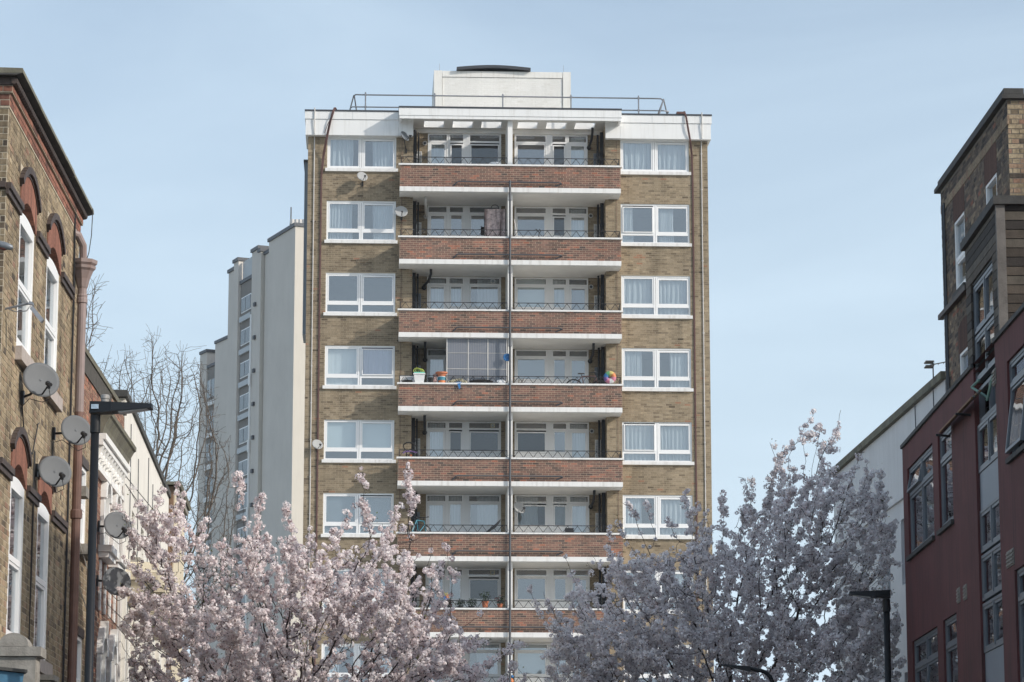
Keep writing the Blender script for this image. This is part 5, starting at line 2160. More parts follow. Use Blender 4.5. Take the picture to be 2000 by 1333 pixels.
def pot(u, w, z, r, h, m_, label, plant=None, seed=1, pr=.18, flowers=False, group=None, cat='plant pot'):
    t = bal_thing('plant_pot', label, cat, u, w, z, group)
    s = MB()
    s.lathe((0, 0, 0), [(0, .0), (r * .7, 0), (r * .95, h * .85), (r * 1.08, h * .86), (r * 1.08, h), (r * .92, h), (r * .9, h * .9), (0, h * .9)], 16)
    s.build('pot', [m_], t)
    if plant:
        rr = random.Random(seed)
        s = MB()
        for i in range(150):
            v = Vector((rr.gauss(0, 1), rr.gauss(0, 1), rr.gauss(0, 1))).normalized() * (pr * rr.random() ** .4)
            c = Vector((v.x * 1.2, v.y, h + pr * .8 + v.z))
            a = Vector((rr.uniform(-1, 1), rr.uniform(-1, 1), rr.uniform(-.5, 1))).normalized() * .05
            b = a.cross(Vector((rr.random(), rr.random(), 1))).normalized() * .022
            s.add([c, c + a * .5 + b, c + a, c + a * .5 - b], [(0, 1, 2, 3)], 1 if flowers and rr.random() < .16 else 0)
        for i in range(6):
            s.tube([(0, 0, h * .9), (rr.uniform(-.1, .1), rr.uniform(-.08, .08), h + pr)], .006, 4)
        s.build('foliage', [M_leaf, M_flower], t)
    return t


r4 = ROWS[3] + 1.02
# row 4: a cluttered ledge
t = bal_thing('planter_box', 'white rimmed grey planter box at the left end of the cluttered fourth balcony', 'planter', -3.68, .80, r4)
s = MB()
frame_box(s, -.24, .24, 0, .24, .02, -.10, -.08)
s.box(-.24, .24, -.08, .10, 0, .03, 0)
s.box(-.24, -.22, -.08, .1, .03, .24)
s.box(.22, .24, -.08, .1, .03, .24)
s.box(-.24, .24, .08, .10, .03, .24)
s.build('box', [M_whitep], t)
s = MB()
blob(s, (0, -.1, .05), .2, .06, .05, 4, .8)
s.build('soil', [M_net], t)
t = bal_thing('storage_bucket', 'white square bucket with mint green lid and a coiled yellow hose', 'bucket', -3.24, .80, r4)
s = MB()
s.hexa([(-.16, -.13, 0), (.16, -.13, 0), (.16, .13, 0), (-.16, .13, 0), (-.20, -.15, .34), (.20, -.15, .34), (.20, .15, .34), (-.20, .15, .34)])
s.box(-.215, .215, -.17, .17, .30, .34)
s.build('bucket', [M_whitep], t)
s = MB()
s.box(-.19, .19, -.15, .15, .345, .385)
s.build('lid', [M_mintp], t)
s = MB()
for i in range(4):
    s.torus((-.08 + .05 * i, .02 * i - .05, .40), .14 - .01 * i, .011, axis=(.2 * i - .2, 1, .1), n=14, k=5, a0=0, a1=math.pi)
s.build('hose', [mat('yellow_green_hose', (.42, .48, .10), .5)], t)
pot(-2.82, .80, r4, .12, .2, M_black, 'low black trough behind the railing of the cluttered fourth balcony', cat='trough')
t = bal_thing('paint_tin', 'blue and orange printed tin carrying a terracotta bowl', 'tin', -2.44, .80, r4)
s = MB()
s.lathe((0, 0, 0), [(0, 0), (.13, 0), (.135, .10), (.137, .10)], 18, 0)
s.lathe((0, 0, .10), [(.137, 0), (.14, .12)], 18, 1)
s.lathe((0, 0, .22), [(.14, 0), (.142, .02), (0, .02)], 18, 2)
s.build('tin', [M_orange, M_teal, M_whitep], t)
t = bal_thing('plant_bowl', 'wide terracotta bowl perched on the blue and orange tin', 'bowl', -2.45, .80, r4 + .24)
s = MB()
s.lathe((0, 0, 0), [(0, 0), (.14, 0), (.18, .10), (.215, .11), (.215, .16), (.19, .16), (.17, .1), (0, .08)], 20)
s.build('bowl', [M_terra], t)
t = bal_thing('cloth_bundle', 'brown patterned cloth slung over the railing beside terracotta bowl', 'cloth', -2.68, .84, r4 + .12)
s = MB()
blob(s, (0, 0, .06), .08, .05, .16, 8, .7)
s.build('cloth', [M_cloth], t)
t = bal_thing('rope_net', 'cream knotted rope heap on the coping of fourth balcony', 'rope', -1.86, .84, r4)
s = MB()
rr = random.Random(3)
for i in range(40):
    x = -.36 + .72 * rr.random()
    h = .05 + .11 * max(0, math.sin((x + .4) * 3.6)) ** 2
    s.torus((x, rr.uniform(-.05, .05), rr.uniform(.02, h)), .035, .014, axis=(rr.random(), rr.random(), rr.random()), n=8, k=4)
s.build('rope', [M_ropec], t)
t = bal_thing('blue_rag', 'bright blue rag hanging over the fourth balcony coping', 'rag', -1.83, 1.01, r4 - .04)
s = MB()
s.add([(-.10, .04, .07), (.09, .03, .08), (.04, -.01, -.02), (.06, -.012, -.14), (.0, -.015, -.20), (-.04, -.012, -.06)], [(0, 5, 2, 1), (5, 4, 3, 2)])
o = s.build('rag', [M_blue], t)
o.modifiers.new('thick', 'SOLIDIFY').thickness = .012
for (u, sx, m_, lab) in ((-1.02, .38, M_net, 'black netting heap beside white bag on the fourth balcony'), (-.33, .17, M_whitep, 'small white plastic bag lying by central pipe on fourth balcony')):
    t = bal_thing('netting_heap' if sx > .3 else 'plastic_bag', lab, 'netting' if sx > .3 else 'bag', u, .84, r4)
    s = MB()
    blob(s, (0, 0, .05), sx, .08, .10, int(sx * 100), .5, n=8)
    if sx > .3:
        rr = random.Random(9)
        for i in range(50):
            s.torus((rr.uniform(-.36, .36), rr.uniform(-.08, .08), rr.uniform(.03, .12)), .04, .008, axis=(rr.random(), rr.random(), rr.random()), n=7, k=3)
    s.build('heap', [m_], t)
# translucent screen with pale posts
t = bal_thing('mesh_screen', 'translucent grey mesh screen with four pale posts filling the fourth balcony', 'screen', 0, .80, ROWS[3] + 1.0)
for x in (-2.26, -1.50, -.80, -.13):
    s = MB()
    s.box(x - .018, x + .018, -.02, .02, 0, 1.655)
    s.build('post', [M_conduit], t)
for a_, b_ in ((-2.242, -1.518), (-1.482, -.818), (-.782, -.148)):
    s = MB()
    s.box(a_, b_, -.004, .004, .02, 1.65)
    s.build('mesh_panel', [SCREEN], t)
s = MB()
s.box(-2.24, -.15, -.018, -.006, .54, .56)
s.box(-2.24, -.15, -.018, -.006, 1.12, 1.135)
n = 34
for i in range(n):
    x = -2.24 + 2.09 * i / n
    s.box(x, x + .004, -.012, -.008, .02, 1.65)
s.build('wires', [M_conduit], t)
t = bal_thing('hanging_ornament', 'round bright blue ornament hanging against the white column', 'ornament', -.12, .98, ROWS[3] + 1.95)
s = MB()
s.torus((0, 0, 0), .11, .035, axis=(0, 1, 0), n=16)
s.lathe((0, .01, 0), [(0, 0), (.06, 0), (.08, .01)], 12, 0, axis=(0, -1, 0))
s.build('ring', [M_blue], t)
# right half of row 4
bicycle(2.75, ROWS[3] + .62, .50, 'brown bicycle leaning by the rainbow swim ring on fourth balcony', M_brownpipe, .12, .1, .95)
t = bal_thing('swim_ring', 'rainbow coloured inflatable swim ring at right end of the fourth balcony', 'swim ring', 3.55, .86, ROWS[3] + 1.28)
cols = [M_blue, M_green, M_yellow, M_orange, M_pink, M_whitep, M_pink, M_purple]
for i in range(8):
    s = MB()
    s.torus((0, 0, 0), .135, .095, axis=(.15, 1, 0), n=4, k=10, a0=math.pi * 2 * i / 8, a1=math.pi * 2 * (i + 1) / 8)
    s.build('coloured_segment', [cols[i]], t, smooth=True)
t = bal_thing('dry_plant', 'dry twiggy plant beside the pipe on right of the fourth balcony', 'plant', .32, .80, r4)
s = MB()
rr = random.Random(2)
for i in range(14):
    x, y = rr.uniform(-.14, .14), rr.uniform(-.05, .05)
    s.tube([(x * .3, y, 0), (x, y, .12), (x * 1.4 + rr.uniform(-.05, .05), y, rr.uniform(.18, .30))], .006, 4)
s.build('stems', [M_stone], t)
# row 2 things
t = bal_thing('garden_trellis', 'patterned pinkish cloth screen hung beside column on the second balcony', 'screen', -.53, .25, ROWS[1] + 1.02)
s = MB()
n = 18
vs, fs = [], []
for i in range(n + 1):
    x = -.37 + .74 * i / n
    y = .02 * math.sin(i * 1.3)
    vs += [(x, y, 0), (x, y * .6, 1.18)]
for i in range(n):
    fs.append((i * 2, i * 2 + 2, i * 2 + 3, i * 2 + 1))
s.add(vs, fs)
CLO = mat('floral_cloth', (.50, .40, .38), .9, .65, 7, streak=.85, stain=(.10, .06, .06))
s.build('cloth', [CLO], t, smooth=True)
s = MB()
for x in (-.38, .38):
    s.box(x - .012, x + .012, .02, .045, 0, 1.2)
s.torus((.0, .02, 1.2), .14, .012, axis=(0, 1, 0), n=12, a0=0, a1=math.pi)
s.build('frame', [M_black], t)
t = bal_thing('plant_pot', 'small dark antler shaped plant on the right of the second balcony', 'plant', 1.02, .82, ROWS[1] + 1.02)
s = MB()
s.tube([(0, 0, 0), (.02, 0, .2), (-.1, 0, .33)], .02, 5)
s.tube([(.02, 0, .18), (.08, 0, .26), (.02, 0, .32)], .018, 5)
s.build('stem', [M_black], t)
t = bal_thing('leaning_pole', 'thin pale pole leaning against the white column of second balcony', 'pole', .2, .6, ROWS[1] + .8)
s = MB()
s.tube([(.10, 0, 0), (-.04, .05, .95)], .014, 5)
s.build('pole', [M_conduit], t)
for i, (u, k, lab) in enumerate(((-.55, 0, 'folded grey cloth on the coping left of the column, top balcony'),)):
    t = bal_thing('folded_cloth', lab, 'cloth', u, .8, ROWS[k] + 1.02)
    s = MB()
    blob(s, (0, 0, .06), .22, .08, .075, 5, .15, n=8)
    s.build('cloth', [M_greycloth], t)
t = bal_thing('string_lights', 'tiny white lights strung along railing of the second balcony left half', 'string lights', 0, .89, ROWS[1] + 1.2)
s = MB()
rr = random.Random(5)
pts = []
for i in range(18):
    x = -3.7 + 3.4 * i / 17
    z = .06 * math.sin(i * 1.9)
    pts.append((x, 0, z))
    s.lathe((x, -.01, z), [(0, -.014), (.014, 0), (0, .014)], 6, 1)
s.tube(pts, .003, 3)
s.build('bulb_string', [M_black, M_whitep], t)
# row 5: upended wheel and purple handle bar
t = bal_thing('bicycle', 'black bicycle with purple bar upended at left of the fifth balcony', 'bicycle', -3.50, .72, ROWS[4] + 1.0, 'bicycles stored on the balconies')
s = MB()
s.torus((-.05, 0, .40), .24, .020, axis=(.25, .6, .9), n=24)
s.build('wheel', [M_rubber], t, smooth=True)
s = MB()
s.torus((.02, .05, .14), .2, .018, axis=(0, 1, .3), n=20)
s.build('wheel', [M_rubber], t, smooth=True)
s = MB()
s.tube([(-.3, 0, .18), (-.22, 0, .24), (0, 0, .25), (.2, 0, .2)], .026, 6)
s.build('handlebar', [M_purple], t)
s = MB()
s.tube([(0, 0, .25), (.1, 0, 0), (.22, 0, .3), (0, 0, .25), (-.15, 0, .02)], .018, 6)
s.build('frame', [M_black], t)
s = MB()
s.lathe((-.02, -.06, .10), [(0, 0), (.045, 0), (.045, .02), (0, .02)], 10, 0, axis=(0, -1, 0))
s.build('reflector', [M_orange], t)
# row 6
bicycle(-3.2, ROWS[5] + .72, .58, 'teal framed bicycle standing at left end of the sixth balcony', M_teal, 1.0, .0, .95)
t = bal_thing('folded_parasol', 'folded black parasol leaning over the sixth balcony railing', 'parasol', -.55, .88, ROWS[5] + 1.02)
s = MB()
s.tube([(-.32, 0, -.02), (-.2, 0, .07), (.0, 0, .22), (.16, 0, .40), (.2, 0, .46)], [.02, .045, .05, .03, .012], 8)
s.build('canopy', [M_black], t, smooth=True)
s = MB()
s.tube([(.19, 0, .45), (.23, 0, .50)], .008, 5)
s.build('pole', [M_steel], t)
t = bal_thing('black_box', 'small black box standing on coping right of the sixth balcony centre', 'box', 2.08, .90, ROWS[5] + 1.02)
s = MB()
s.box(-.15, .15, -.09, .09, 0, .15)
s.box(-.155, .155, -.095, .095, .15, .165)
s.build('box', [M_black], t)
# row 7: flowers and windmill
r7 = ROWS[6] + 1.02
for u, rad, h, lab, fl, pr_ in ((-.36, .10, .17, 'terracotta pot of pink flowers next to the pipe on the seventh balcony', True, .17), (-.88, .12, .26, 'tall terracotta pot with dark bushy plant on the seventh balcony', False, .20),
                                (-1.35, .10, .08, 'green leafy plant in a low trough left of tall pot', False, .16), (-1.75, .10, .08, 'middle dark leafy plant in a low trough, seventh balcony', False, .14), (-2.15, .10, .08, 'leafy plant nearest the pinwheel on the seventh balcony', True, .14)):
    pot(u, .72, r7, rad, h, M_terra if h > .1 else M_black, lab, True, int(u * -10), pr_, fl, 'potted plants on the seventh balcony', 'plant')
t = bal_thing('pinwheel', 'multicoloured toy pinwheel above the seventh balcony railing', 'pinwheel', -2.27, .90, r7 + .42)
for i in range(8):
    s = MB()
    a0 = math.pi / 4 * i
    c, d = math.cos, math.sin
    s.add([(0, 0, 0), (.08 * c(a0), -.03, .08 * d(a0)), (.155 * c(a0 + .35), 0, .155 * d(a0 + .35)), (.09 * c(a0 + .6), .005, .09 * d(a0 + .6))], [(0, 1, 2, 3)])
    o = s.build('vane', [[M_orange, M_yellow, M_yellow, M_green, M_purple, M_blue, M_purple, M_orange][i]], t)
    o.modifiers.new('thick', 'SOLIDIFY').thickness = .006
s = MB()
s.tube([(0, .02, 0), (0, .02, -.42)], .008, 4)
s.build('stick', [M_whitep], t)
t = bal_thing('toy', 'orange and blue toy beside the pipe on the eighth balcony', 'toy', .02, .85, ROWS[7] + 1.02)
s = MB()
blob(s, (0, 0, .12), .10, .08, .12, 4, .3, 0, 8)
blob(s, (.05, .02, .28), .06, .05, .06, 5, .3, 1, 6)
s.build('toy_body', [M_orange, M_blue], t, smooth=True)

# ------------------------------------------------------------------ cables across the street on the left
GC = 'overhead wires running off the left terrace'
for i, (p0, p1, sag, lab) in enumerate((
        ((-5.95, 45.5, 7.95), (-5.2, 60, 7.15), .1, 'upper dark overhead wire running from white cornice into blossom'),
        ((-5.97, 45.5, 7.85), (-5.1, 60, 6.3), .1, 'lower dark overhead wire running from white cornice into blossom'),
        ((-6.0, 44.0, 5.85), (-4.9, 58, 4.9), .15, 'dark wire leaving the white window sills for lower blossom'),
        ((-6.0, 44.0, 5.70), (-4.9, 56, 4.2), .15, 'thin lowest wire leaving the white window sills'))):
    s = MB()
    pts = []
    for k in range(13):
        u = k / 12
        pts.append(tuple(Vector(p0).lerp(Vector(p1), u) - Vector((0, 0, sag * 4 * u * (1 - u)))))
    s.tube(pts, .008, 4)
    tag(s.build('overhead_cable', [M_black]), lab, 'cable', GC)
s = MB()
s.tube([(-5.82, 40.2, 10.98), (-5.83, 40.2, 10.6), (-5.86, 40.2, 10.35), (-5.92, 40.2, 10.15), (-5.98, 40.22, 10.02)], .006, 4)
tag(s.build('loose_cable', [M_black]), 'thin loose cable dangling from the left house coping against the sky', 'cable')
# blue painted shop sign corner at the bottom left
t = empty('shop_sign', (-5.62, 32.5, 3.70), .3, 'blue painted projecting shop sign corner at the bottom left', 'sign')
s = MB()
s.hexa([(-.6, -.15, 0), (.24, -.15, -.02), (.24, .15, -.02), (-.6, .15, 0), (-.6, -.12, .36), (.28, -.12, .28), (.28, .12, .28), (-.6, .12, .36)])
s.build('sign_board', [M_bluep], t)
s = MB()
s.hexa([(-.6, -.17, .365), (.31, -.17, .285), (.31, .17, .285), (-.6, .17, .365), (-.6, -.17, .40), (.31, -.17, .32), (.31, .17, .32), (-.6, .17, .40)])
s.build('sign_cap', [M_darkcop], t)


# ------------------------------------------------------------------ trees
def colonise(seed, attr, trunk, step=.11, infl=1.1, kill=.16, maxit=260, wob=.13):
    """space colonisation; returns nodes and parents"""
    rng = np.random.default_rng(seed)
    nodes = [np.array(trunk[0], float)]
    par = [-1]
    for a_, b_ in zip(trunk[:-1], trunk[1:]):
        a_, b_ = np.array(a_, float), np.array(b_, float)
        n = max(1, int(np.linalg.norm(b_ - a_) / step))
        for i in range(1, n + 1):
            nodes.append(a_ + (b_ - a_) * i / n)
            par.append(len(nodes) - 2)
    A_ = attr.copy()
    N0 = np.array(nodes)
    d = ((A_[:, None, :] - N0[None]) ** 2).sum(2)
    near = d.argmin(1)
    dist = d.min(1)
    alive = np.ones(len(A_), bool)
    kids = np.zeros(20000, int)
    for it in range(maxit):
        act = alive & (dist < infl * infl)
        if not act.any():
            # stretch towards the closest remaining attractor
            if not alive.any():
                break
            idx = np.where(alive)[0]
            j = idx[dist[idx].argmin()]
            act = np.zeros(len(A_), bool)
            act[j] = True
        idx = np.where(act)[0]
        P_ = np.array(nodes)
        v = A_[idx] - P_[near[idx]]
        v /= np.linalg.norm(v, axis=1)[:, None] + 1e-9
        acc = np.zeros((len(nodes), 3))
        np.add.at(acc, near[idx], v)
        g = np.unique(near[idx])
        new = []
        for k in g:
            if kids[k] >= 3:
                alive[(near == k)] = False
                continue
            kids[k] += 1
            dvec = acc[k]
            L_ = np.linalg.norm(dvec)
            if L_ < 1e-6:
                dvec = rng.normal(size=3)
                L_ = np.linalg.norm(dvec)
            dvec = dvec / L_ + rng.normal(size=3) * wob + np.array([0, 0, .06])
            dvec /= np.linalg.norm(dvec)
            new.append(P_[k] + dvec * step)
            nodes.append(new[-1])
            par.append(int(k))
        if not new:
            continue
        new = np.array(new)
        base_ = len(nodes) - len(new)
        d = ((A_[:, None, :] - new[None]) ** 2).sum(2)
        m_ = d.min(1)
        am = d.argmin(1)
        up_ = m_ < dist
        near[up_] = base_ + am[up_]
        dist[up_] = m_[up_]
        alive &= dist > kill * kill
        if len(nodes) > 16000:
            break
    return np.array(nodes), np.array(par)


def add_twigs(nodes, par, rng, prob, lo, hi, seg=2):
    # short straight shoots off the outer nodes
    nn, pp = list(nodes), list(par)
    deg = np.zeros(len(nodes), int)
    np.add.at(deg, par[1:], 1)
    for i in range(len(nodes) // 12, len(nodes)):
        if rng.random() < prob:
            d = nodes[i] - nodes[par[i]]
            d = d / (np.linalg.norm(d) + 1e-9) * .8 + rng.normal(size=3) * .6 + np.array([0, 0, .35])
            d /= np.linalg.norm(d)
            L_ = rng.uniform(lo, hi)
            p = i
            q_ = nodes[i]
            for k in range(seg):
                q_ = q_ + (d + rng.normal(size=3) * .12) * L_ / seg
                nn.append(q_)
                pp.append(p)
                p = len(nn) - 1
    return np.array(nn), np.array(pp)


def branch_mesh(name, nodes, par, mat_, parent, tip=.006, expo=2.4, rmax=.2, sides=5):
    n = len(nodes)
    w = np.zeros(n)
    child = np.zeros(n, int)
    for i in range(n - 1, 0, -1):
        if child[i] == 0:
            w[i] = max(w[i], tip ** expo)
        child[par[i]] += 1
        w[par[i]] += w[i] * 1.0
    r = np.minimum(w ** (1 / expo), rmax)
    idx = np.arange(1, n)
    a = nodes[par[idx]]
    b = nodes[idx]
    ra, rb = r[par[idx]], r[idx]
    ra = np.minimum(ra, rb * 1.35)
    d = b - a
    d /= np.linalg.norm(d, axis=1)[:, None] + 1e-9
    ref = np.tile([0., 0., 1.], (len(idx), 1))
    ref[np.abs(d[:, 2]) > .9] = [1, 0, 0]
    u = np.cross(d, ref)
    u /= np.linalg.norm(u, axis=1)[:, None]
    v = np.cross(u, d)
    V = np.empty((len(idx), sides * 2, 3))
    for k in range(sides):
        t_ = 2 * math.pi * k / sides
        o_ = u * math.cos(t_) + v * math.sin(t_)
        V[:, k] = a + o_ * ra[:, None] - d * ra[:, None] * .3
        V[:, k + sides] = b + o_ * rb[:, None]
    Fq = np.array([(k, (k + 1) % sides, (k + 1) % sides + sides, k + sides) for k in range(sides)])
    faces = (Fq[None] + (np.arange(len(idx)) * sides * 2)[:, None, None]).reshape(-1, 4)
    # thick limbs and fine twigs as two parts
    thick = np.repeat(rb > .028, sides)
    for nm, sel in (('trunk', thick), ('twigs', ~thick)):
        ff = faces[sel]
        if len(ff) == 0:
            continue
        me = bpy.data.meshes.new(nm)
        used, inv = np.unique(ff, return_inverse=True)
        fast_mesh(me, V.reshape(-1, 3)[used], inv.reshape(ff.shape))
        me.materials.append(mat_)
        me.polygons.foreach_set('use_smooth', np.ones(len(ff), bool))
        o = bpy.data.objects.new(nm, me)
        o.parent = parent
        if nm == 'twigs':
            o['kind'] = 'stuff'
        COL.objects.link(o)
    return r


def blossom_mesh(name, nodes, par, r, parent, mats, per=13, rad=.062, rmaxtwig=.02, fsize=.0185, leafy=None, seed=3, posies=2.4):
    rng = np.random.default_rng(seed)
    tw_ = np.where(r < rmaxtwig)[0]
    tw_ = tw_[tw_ > 0]
    # uneven flowering: full sprays beside thin ones
    q_ = nodes[tw_]
    dens = np.zeros(len(tw_))
    for k in range(7):
        kv = rng.normal(size=3)
        kv *= rng.uniform(2.2, 7.0) / np.linalg.norm(kv)
        dens += np.sin(q_ @ kv + rng.uniform(0, 6.28))
    dens = np.clip(1 + dens * .36, .15, 2.2)
    rep_ = rng.poisson(posies * dens)
    src = np.repeat(tw_, rep_)
    # posies sit on short spurs off the twig
    frac = rng.random(len(src))[:, None]
    off = rng.normal(size=(len(src), 3))
    off /= np.linalg.norm(off, axis=1)[:, None]
    off *= (rng.random(len(src)) ** .7 * .085)[:, None]
    off[:, 2] += .012
    cen = nodes[src] * (1 - frac) + nodes[par[src]] * frac + off
    R_ = rad * rng.uniform(.5, 1.25, len(src))
    C = np.repeat(cen, per, axis=0)
    RR = np.repeat(R_, per)
    d = rng.normal(size=C.shape)
    d /= np.linalg.norm(d, axis=1)[:, None]
    P_ = C + d * (RR * rng.uniform(.75, 1.0, len(C)))[:, None]
    nrm = d + rng.normal(size=C.shape) * .28
    nrm /= np.linalg.norm(nrm, axis=1)[:, None]
    ref = rng.normal(size=C.shape)
    u = np.cross(nrm, ref)
    u /= np.linalg.norm(u, axis=1)[:, None] + 1e-9
    v = np.cross(nrm, u)
    s = fsize * rng.uniform(.75, 1.25, len(C))
    bud = rng.random(len(C)) < .12
    s[bud] *= .55
    V = np.empty((len(C), 5, 3))
    for k in range(5):
        t_ = 2 * math.pi * k / 5
        rr_ = rng.uniform(.8, 1.15, len(C))
        V[:, k] = P_ + (u * math.cos(t_) + v * math.sin(t_)) * (s * rr_)[:, None] + nrm * (s * rng.uniform(-.2, .35, len(C)))[:, None]
    faces = np.arange(len(C) * 5).reshape(-1, 5)
    tone = .48 + .32 * rng.random(len(C)) + np.repeat(rng.normal(size=len(cen)) * .10, per)
    tone = np.clip(tone, .3, 1)
    tone[bud] = .2 * rng.random(bud.sum())
    me = bpy.data.meshes.new(name)
    fast_mesh(me, V.reshape(-1, 3), faces)
    me.materials.append(mats[0])
    a = me.attributes.new('tone', 'FLOAT', 'FACE')
    a.data.foreach_set('value', tone.astype(np.float32))
    o = bpy.data.objects.new('blossom', me)
    o.parent = parent
    o['kind'] = 'stuff'
    COL.objects.link(o)
    print(name, 'flowers', len(C))
    # young bronze leaves
    prob = .25 * np.ones(len(tw_)) if leafy is None else leafy(nodes[tw_])
    lf = tw_[rng.random(len(tw_)) < prob]
    k_ = 3
    C = np.repeat(nodes[lf], k_, axis=0)
    d = rng.normal(size=C.shape) + [0, 0, .5]
    d /= np.linalg.norm(d, axis=1)[:, None]
    ref = rng.normal(size=C.shape)
    u = np.cross(d, ref)
    u /= np.linalg.norm(u, axis=1)[:, None] + 1e-9
    P_ = C + d * rng.uniform(.03, .09, len(C))[:, None]
    ls = rng.uniform(.02, .045, len(C))[:, None]
    V = np.stack([P_, P_ + d * ls * .5 + u * ls * .28, P_ + d * ls, P_ + d * ls * .5 - u * ls * .28], 1)
    faces = np.arange(len(C) * 4).reshape(-1, 4)
    me = bpy.data.meshes.new('young_leaves')
    fast_mesh(me, V.reshape(-1, 3), faces)
    me.materials.append(mats[1])
    a = me.attributes.new('tone', 'FLOAT', 'FACE')
    a.data.foreach_set('value', rng.random(len(C)).astype(np.float32))
    o = bpy.data.objects.new('young_leaves', me)
    o.parent = parent
    o['kind'] = 'stuff'
    COL.objects.link(o)


PETAL = tone_mat('cherry_petal', [(0, (.07, .03, .025)), (.2, (.25, .13, .12)), (.34, (.72, .61, .62)), (.6, (.91, .85, .855)), (1, (.97, .95, .945))], rough=.6, grain=.05, patch=.06, transl=.42)
PETAL_SHADE = tone_mat('shade_tree_petal', [(0, (.07, .035, .03)), (.2, (.28, .17, .16)), (.34, (.70, .62, .635)), (.6, (.87, .84, .85)), (1, (.95, .935, .94))], rough=.6, grain=.06, patch=.12, transl=.28)  # petal copy with the right tree's shade tuned into its colour
LEAF = tone_mat('bronze_leaf', [(0, (.10, .045, .025)), (.5, (.13, .13, .035)), (1, (.12, .18, .04))], rough=.6, grain=.2, patch=.1, transl=.25)


def inside(poly, x, z):
    n = len(poly)
    c = np.zeros(len(x), bool)
    j = n - 1
    for i in range(n):
        xi, zi = poly[i]
        xj, zj = poly[j]
        c ^= ((zi > z) != (zj > z)) & (x < (xj - xi) * (z - zi) / (zj - zi + 1e-12) + xi)
        j = i
    return c


def crown_points(seed, poly, yc, half, n, taper_top):
    rng = np.random.default_rng(seed)
    P_ = np.array(poly)
    lo, hi = P_.min(0), P_.max(0)
    out = []
    cx = (lo[0] + hi[0]) / 2
    hw = (hi[0] - lo[0]) / 2
    while len(out) < n:
        x = rng.uniform(lo[0], hi[0], n)
        z = rng.uniform(lo[1], hi[1], n)
        y = rng.uniform(-1, 1, n)
        ok = inside(poly, x, z)
        # ellipsoidal depth, thinner near the sides and the top
        dep = half * np.sqrt(np.clip(1 - ((x - cx) / (hw * 1.08)) ** 2, .06, 1)) * np.clip((taper_top - z) / 2.2, .25, 1)
        for k in np.where(ok)[0]:
            out.append((x[k], yc + y[k] * dep[k], z[k]))
    return np.array(out[:n])


def spikes(seed, tips, yc, spread, center, length=1.1):
    rng = np.random.default_rng(seed)
    out = []
    for (x, z) in tips:
        y = yc + rng.uniform(-spread, spread)
        v = np.array([x - center[0], 0, z - center[1]])
        v /= np.linalg.norm(v)
        v = v * .55 + np.array([0, 0, .75])
        v /= np.linalg.norm(v)
        for k in np.arange(0, length, .09):
            p = np.array([x, y, z]) - v * k
            p[0] += .03 * math.sin(k * 7 + x)
            out.append(p)
            if k > .3 and rng.random() < .35:
                q_ = p + np.array([rng.normal() * .12, rng.normal() * .12, abs(rng.normal()) * .06])
                out.append(q_)
    return np.array(out)


# left cherry
polyL = [(-5.72, 6.99), (-5.2, 7.42), (-4.73, 6.71), (-4.07, 6.75), (-3.69, 6.85), (-3.02, 6.66), (-2.32, 6.66), (-1.84, 6.94), (-1.28, 6.47), (-0.97, 6.19), (-0.8, 5.67), (-0.47, 5.0), (-0.28, 4.53), (-0.47, 3.96), (-1.32, 3.4), (-4.35, 3.3), (-5.67, 4.06)]
tipL = [(-5.72, 7.6), (-5.2, 7.79), (-5.01, 7.7), (-4.01, 7.77), (-3.88, 7.37), (-3.74, 7.51), (-3.32, 7.28), (-2.93, 6.99), (-2.6, 6.99), (-2.16, 7.81), (-2.0, 7.27), (-1.53, 8.11), (-1.34, 7.56), (-1.61, 7.27), (-0.91, 6.8), (-0.68, 6.38), (-0.9, 6.47), (-1.13, 6.9), (0.26, 5.4), (0.09, 5.29), (-0.23, 5.38), (-0.38, 5.76), (-4.54, 7.18), (-2.36, 7.27)]
treeL = empty('cherry_tree', (0, 0, 0), 0, 'sunlit pale pink blossoming cherry tree filling the lower left and centre', 'cherry tree', 'blossoming cherry trees along the street')
at_ = np.vstack([crown_points(5, polyL, 43.5, 1.9, 4600, 7.7), spikes(6, tipL, 43.5, .9, (-2.9, 4.3), 1.3)])
nd, pa = colonise(1, at_, [(-2.95, 43.5, .1), (-2.9, 43.5, 1.8), (-3.1, 43.4, 2.5), (-3.3, 43.4, 3.2)], step=.09)
# more limbs fan out from the fork
rL = branch_mesh('cherry', nd, pa, M_bark, treeL, tip=.0036, expo=2.4, rmax=.11)
blossom_mesh('blossomL', nd, pa, rL, treeL, (PETAL, LEAF), per=22, rad=.048, posies=2.2, fsize=.0182, seed=8, rmaxtwig=.016, leafy=lambda p: np.full(len(p), .13))
print('left cherry nodes', len(nd))

